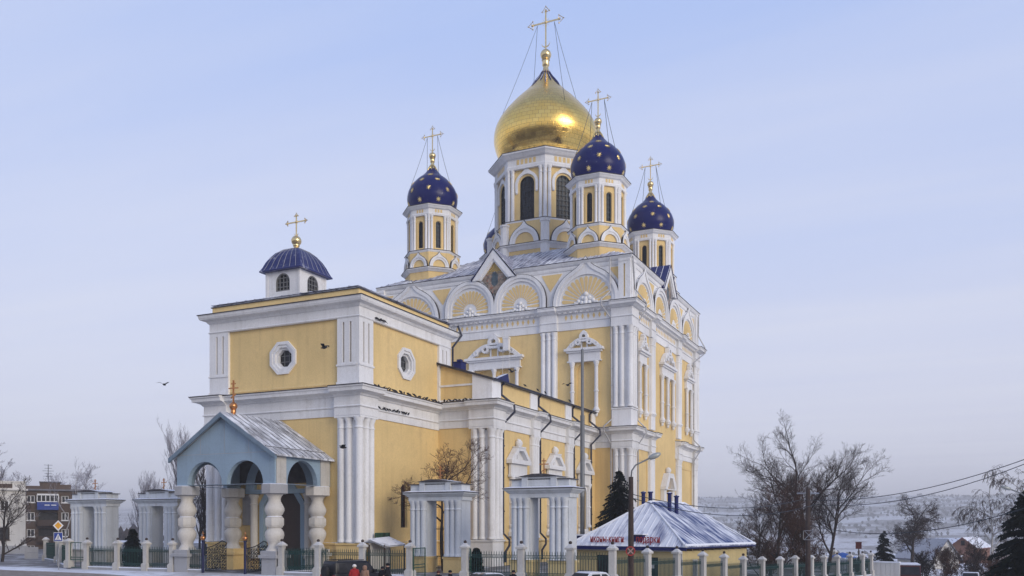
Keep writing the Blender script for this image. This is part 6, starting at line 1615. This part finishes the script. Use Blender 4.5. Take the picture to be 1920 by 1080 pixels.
bare_tree('weeping birch with pale leaning trunks by the white car', G3(1862, 96), 12.4, 50, .8, .15, 6, .35, .1, 'birch', 'twig', droop=.75, kids=(8, 6, 5, 5, 3), lean=(.04, .16), thick=1.5, name='birch_tree')
bare_tree('taller weeping birch behind the spruce', G3(1905, 92), 13.2, 53, .8, .16, 6, .35, .1, 'birch', 'twig', droop=.75, kids=(8, 6, 5, 5, 3), lean=(0, -.1), thick=1.5, name='birch_tree')
spruce('large dark spruce beside the weeping birches', G3(1926, 58), 7.4, 2.9, 61)
spruce('small dark spruce beyond the end of the churchyard fence', (at(1657, 106)[0], at(1657, 106)[1], -2.6), 5.6, 1.7, 62)
spruce('little dark spruce behind the picket fence between the pale gateways', G3(249, 79), 3.3, 1.1, 63)
spruce('tiny fir behind the open gate by the white gateway', G3(893, 62.5), 2.0, .55, 64)
for k, (u, dp, h, s) in enumerate(((340, 114, 15.5, 70), (354, 118, 16.5, 71), (374, 112, 13, 72), (386, 106, 10.5, 73), (262, 135, 11, 74), (274, 138, 10.5, 75), (299, 130, 10, 76))):
    bare_tree(('frosted bare poplar rising highest above the porch eave', 'tall frosted poplar crowded between two others behind the porch', 'frosted poplar seen through the left porch arch', 'dark short poplar trunk against the narthex corner columns', 'slim bare poplar between the two pale gateways', 'slim bare poplar behind the cross-topped pale gateway', 'short slim poplar beside the porch column')[k], G3(u, dp), h, s, .42, .16, 5, .10, .75, 'bark', 'hoar_twig' if k != 3 else 'twig', kids=(13, 6, 5, 3, 2), name='poplar_tree', group='poplars behind the porch' if k < 4 else 'poplars behind the gateways', thick=1.4)
for k, (u, dp, h, s, lab) in enumerate(((8, 122, 14, 80, 'frosted bare tree rising behind the white building'), (28, 126, 13, 81, 'second frosted bare tree behind the white building, beside the brick block'), (172, 150, 13.5, 82, 'broad bare tree above the weathered gateway'), (148, 150, 12.5, 83, 'pale bare tree behind the apartment block corner'), (4, 88, 8.5, 84, 'dark branchy tree in front of the white building'))):
    bare_tree(lab, G3(u, dp), h, s, .75, .16, 6, .2 if k < 4 else .08, .4, 'bark', 'hoar_twig' if k < 4 else 'twig', kids=(8, 6, 5, 4, 3), thick=1.8 if k < 4 else 1.3)
bare_tree('broken leaning birch between brick block and gateway', G3(118, 108), 11.5, 85, .5, .12, 5, .5, .3, 'birch', 'hoar_twig', kids=(5, 5, 4, 3, 2), lean=(.02, -.22), thick=1.4)
for k, (u, dp, h, lab) in enumerate(((1730, 100, 3.4, 'brown scrub beside the delivery van'), (1775, 98, 4.4, 'tangled dark scrub below the pale gabled house'), (1830, 88, 4.6, 'tall brown scrub under the birches'), (1870, 72, 3.2, 'brown scrub at the foot of the spruce'), (1612, 96, 2.2, 'low scrub at the end of the churchyard fence'), (1440, 88, 4.2, 'dark scrub behind the shop'))):
    bare_tree(lab, G3(u, dp), h, 90 + k, .8, .05, 5, .02, .35, 'bark', 'twig_brown' if k % 2 else 'twig', kids=(9, 6, 5, 4, 2), stems=5, name='bush', thick=1.6)['category'] = 'bush'

# ================================================================== FAR VALLEY
rnd = random.Random(99)
def far_house_mesh(w, d, e, r, wall, roof):
    b = MB(); b.box(-w/2, w/2, -d/2, d/2, -2, e)
    me1 = b.mesh('wall', wall); b = MB(); o = .5
    b.add([(-w/2 - o, -d/2 - o, e - .2), (w/2 + o, -d/2 - o, e - .2), (w/2 + o, d/2 + o, e - .2), (-w/2 - o, d/2 + o, e - .2), (-w/2 - o, 0, e + r), (w/2 + o, 0, e + r)], [(0, 1, 5, 4), (2, 3, 4, 5), (0, 4, 3), (1, 2, 5), (3, 2, 1, 0)])
    return me1, b.mesh('roof', roof)
FH = [far_house_mesh(9, 8, 3.2, 3, 'far_wall', 'snow'), far_house_mesh(12, 9, 5, 3.5, 'far_brick', 'roof_grey'), far_house_mesh(8, 7, 3, 2.6, 'house_white', 'snow'), far_house_mesh(14, 10, 6.5, 3, 'far_brick', 'snow')]
def far_house(x, y, k, lab, grp):
    h = thing('far_house', lab, 'house', (x, y, gz(x, y)), rnd.uniform(0, 3.1), grp)
    place('wall', FH[k][0], h, WM[h].copy()); place('roof', FH[k][1], h, WM[h].copy())
for i in range(46):
    u = rnd.uniform(215, 272) if i < 34 else rnd.uniform(40, 330); p = at(u, rnd.uniform(380, 1500)); far_house(p[0], p[1], rnd.randrange(4), 'small snowy house on the far hillside between the pale gateways', 'houses on the far hillside seen left of the porch')
for i in range(40):
    p = at(rnd.uniform(1310, 1460), rnd.uniform(330, 900)); far_house(p[0], p[1], rnd.randrange(4), 'small snowy house in the valley behind the shop roof', 'houses in the valley behind the shop')
for i in range(26):
    p = at(rnd.uniform(1600, 1900), rnd.uniform(420, 1100)); far_house(p[0], p[1], rnd.randrange(4), 'small snowy house in the valley beyond the churchyard', 'houses in the valley beyond the churchyard')
b = MB()
def tuft(x, y, z, h, w):
    for k in range(7):
        a = rnd.uniform(0, 3.14); c, s = cos(a)*w*.5, sin(a)*w*.5; t = rnd.uniform(-.35, .35)*w; q = rnd.uniform(.75, 1.05)
        b.add([(x - c*.4, y - s*.4, z - 1), (x + c*.4, y + s*.4, z - 1), (x + c + t, y + s + t, z + h*.62*q), (x + t*.7, y + t*.6, z + h*q), (x - c + t, y - s + t, z + h*.58*q)], [(0, 1, 2, 3, 4)])
for i in range(20000):
    u = rnd.uniform(-60, 1990); d = 300*(2600/300)**rnd.random(); x, y = at(u, d)
    if x < 140: continue
    if noise.noise((x*.006, y*.006, 2)) + (.35 if d > 1400 else 0) + (.7 if u < 330 else 0) < rnd.uniform(-.15, .35): continue
    tuft(x, y, gz(x, y), rnd.uniform(3.5, 7), rnd.uniform(2.5, 5))
for i in range(2600):
    x, y = at(rnd.uniform(200, 350), rnd.uniform(330, 1700)); tuft(x, y, gz(x, y), rnd.uniform(4, 9), rnd.uniform(3, 7))
for i in range(3600):      # unseen town trees behind the camera, added as dark reflection for the gold dome
    x, y = rnd.uniform(-520, -128), rnd.uniform(-420, 380)
    if math.hypot(x - CAMX, y - CAMY) > 24: tuft(x, y, gz(x, y), rnd.uniform(4, 9), rnd.uniform(4, 8))
tag(stuff(b.out('far_wood', 'twig', recalc=False, origin=(0, 0, 0))), 'grey winter woods and hedges on the far valley sides, plus added unseen trees behind the camera', 'woods')

# ================================================================== HAZE
b = MB(); b.box(-1500, 7200, -6800, 6800, -46, 76.5)
hz = bpy.data.materials.new('haze'); hz.use_nodes = True; nt = hz.node_tree; nt.nodes.clear()
pv = nt.nodes.new('ShaderNodeVolumePrincipled'); pv.inputs['Density'].default_value = .00060; pv.inputs['Color'].default_value = (.97, .975, 1, 1); pv.inputs['Anisotropy'].default_value = 0.0
mo = nt.nodes.new('ShaderNodeOutputMaterial'); nt.links.new(pv.outputs[0], mo.inputs['Volume'])
tag(stuff(b.out('haze', 'haze', origin=(0, 0, 0))), 'pale winter haze filling the valley air', 'haze')
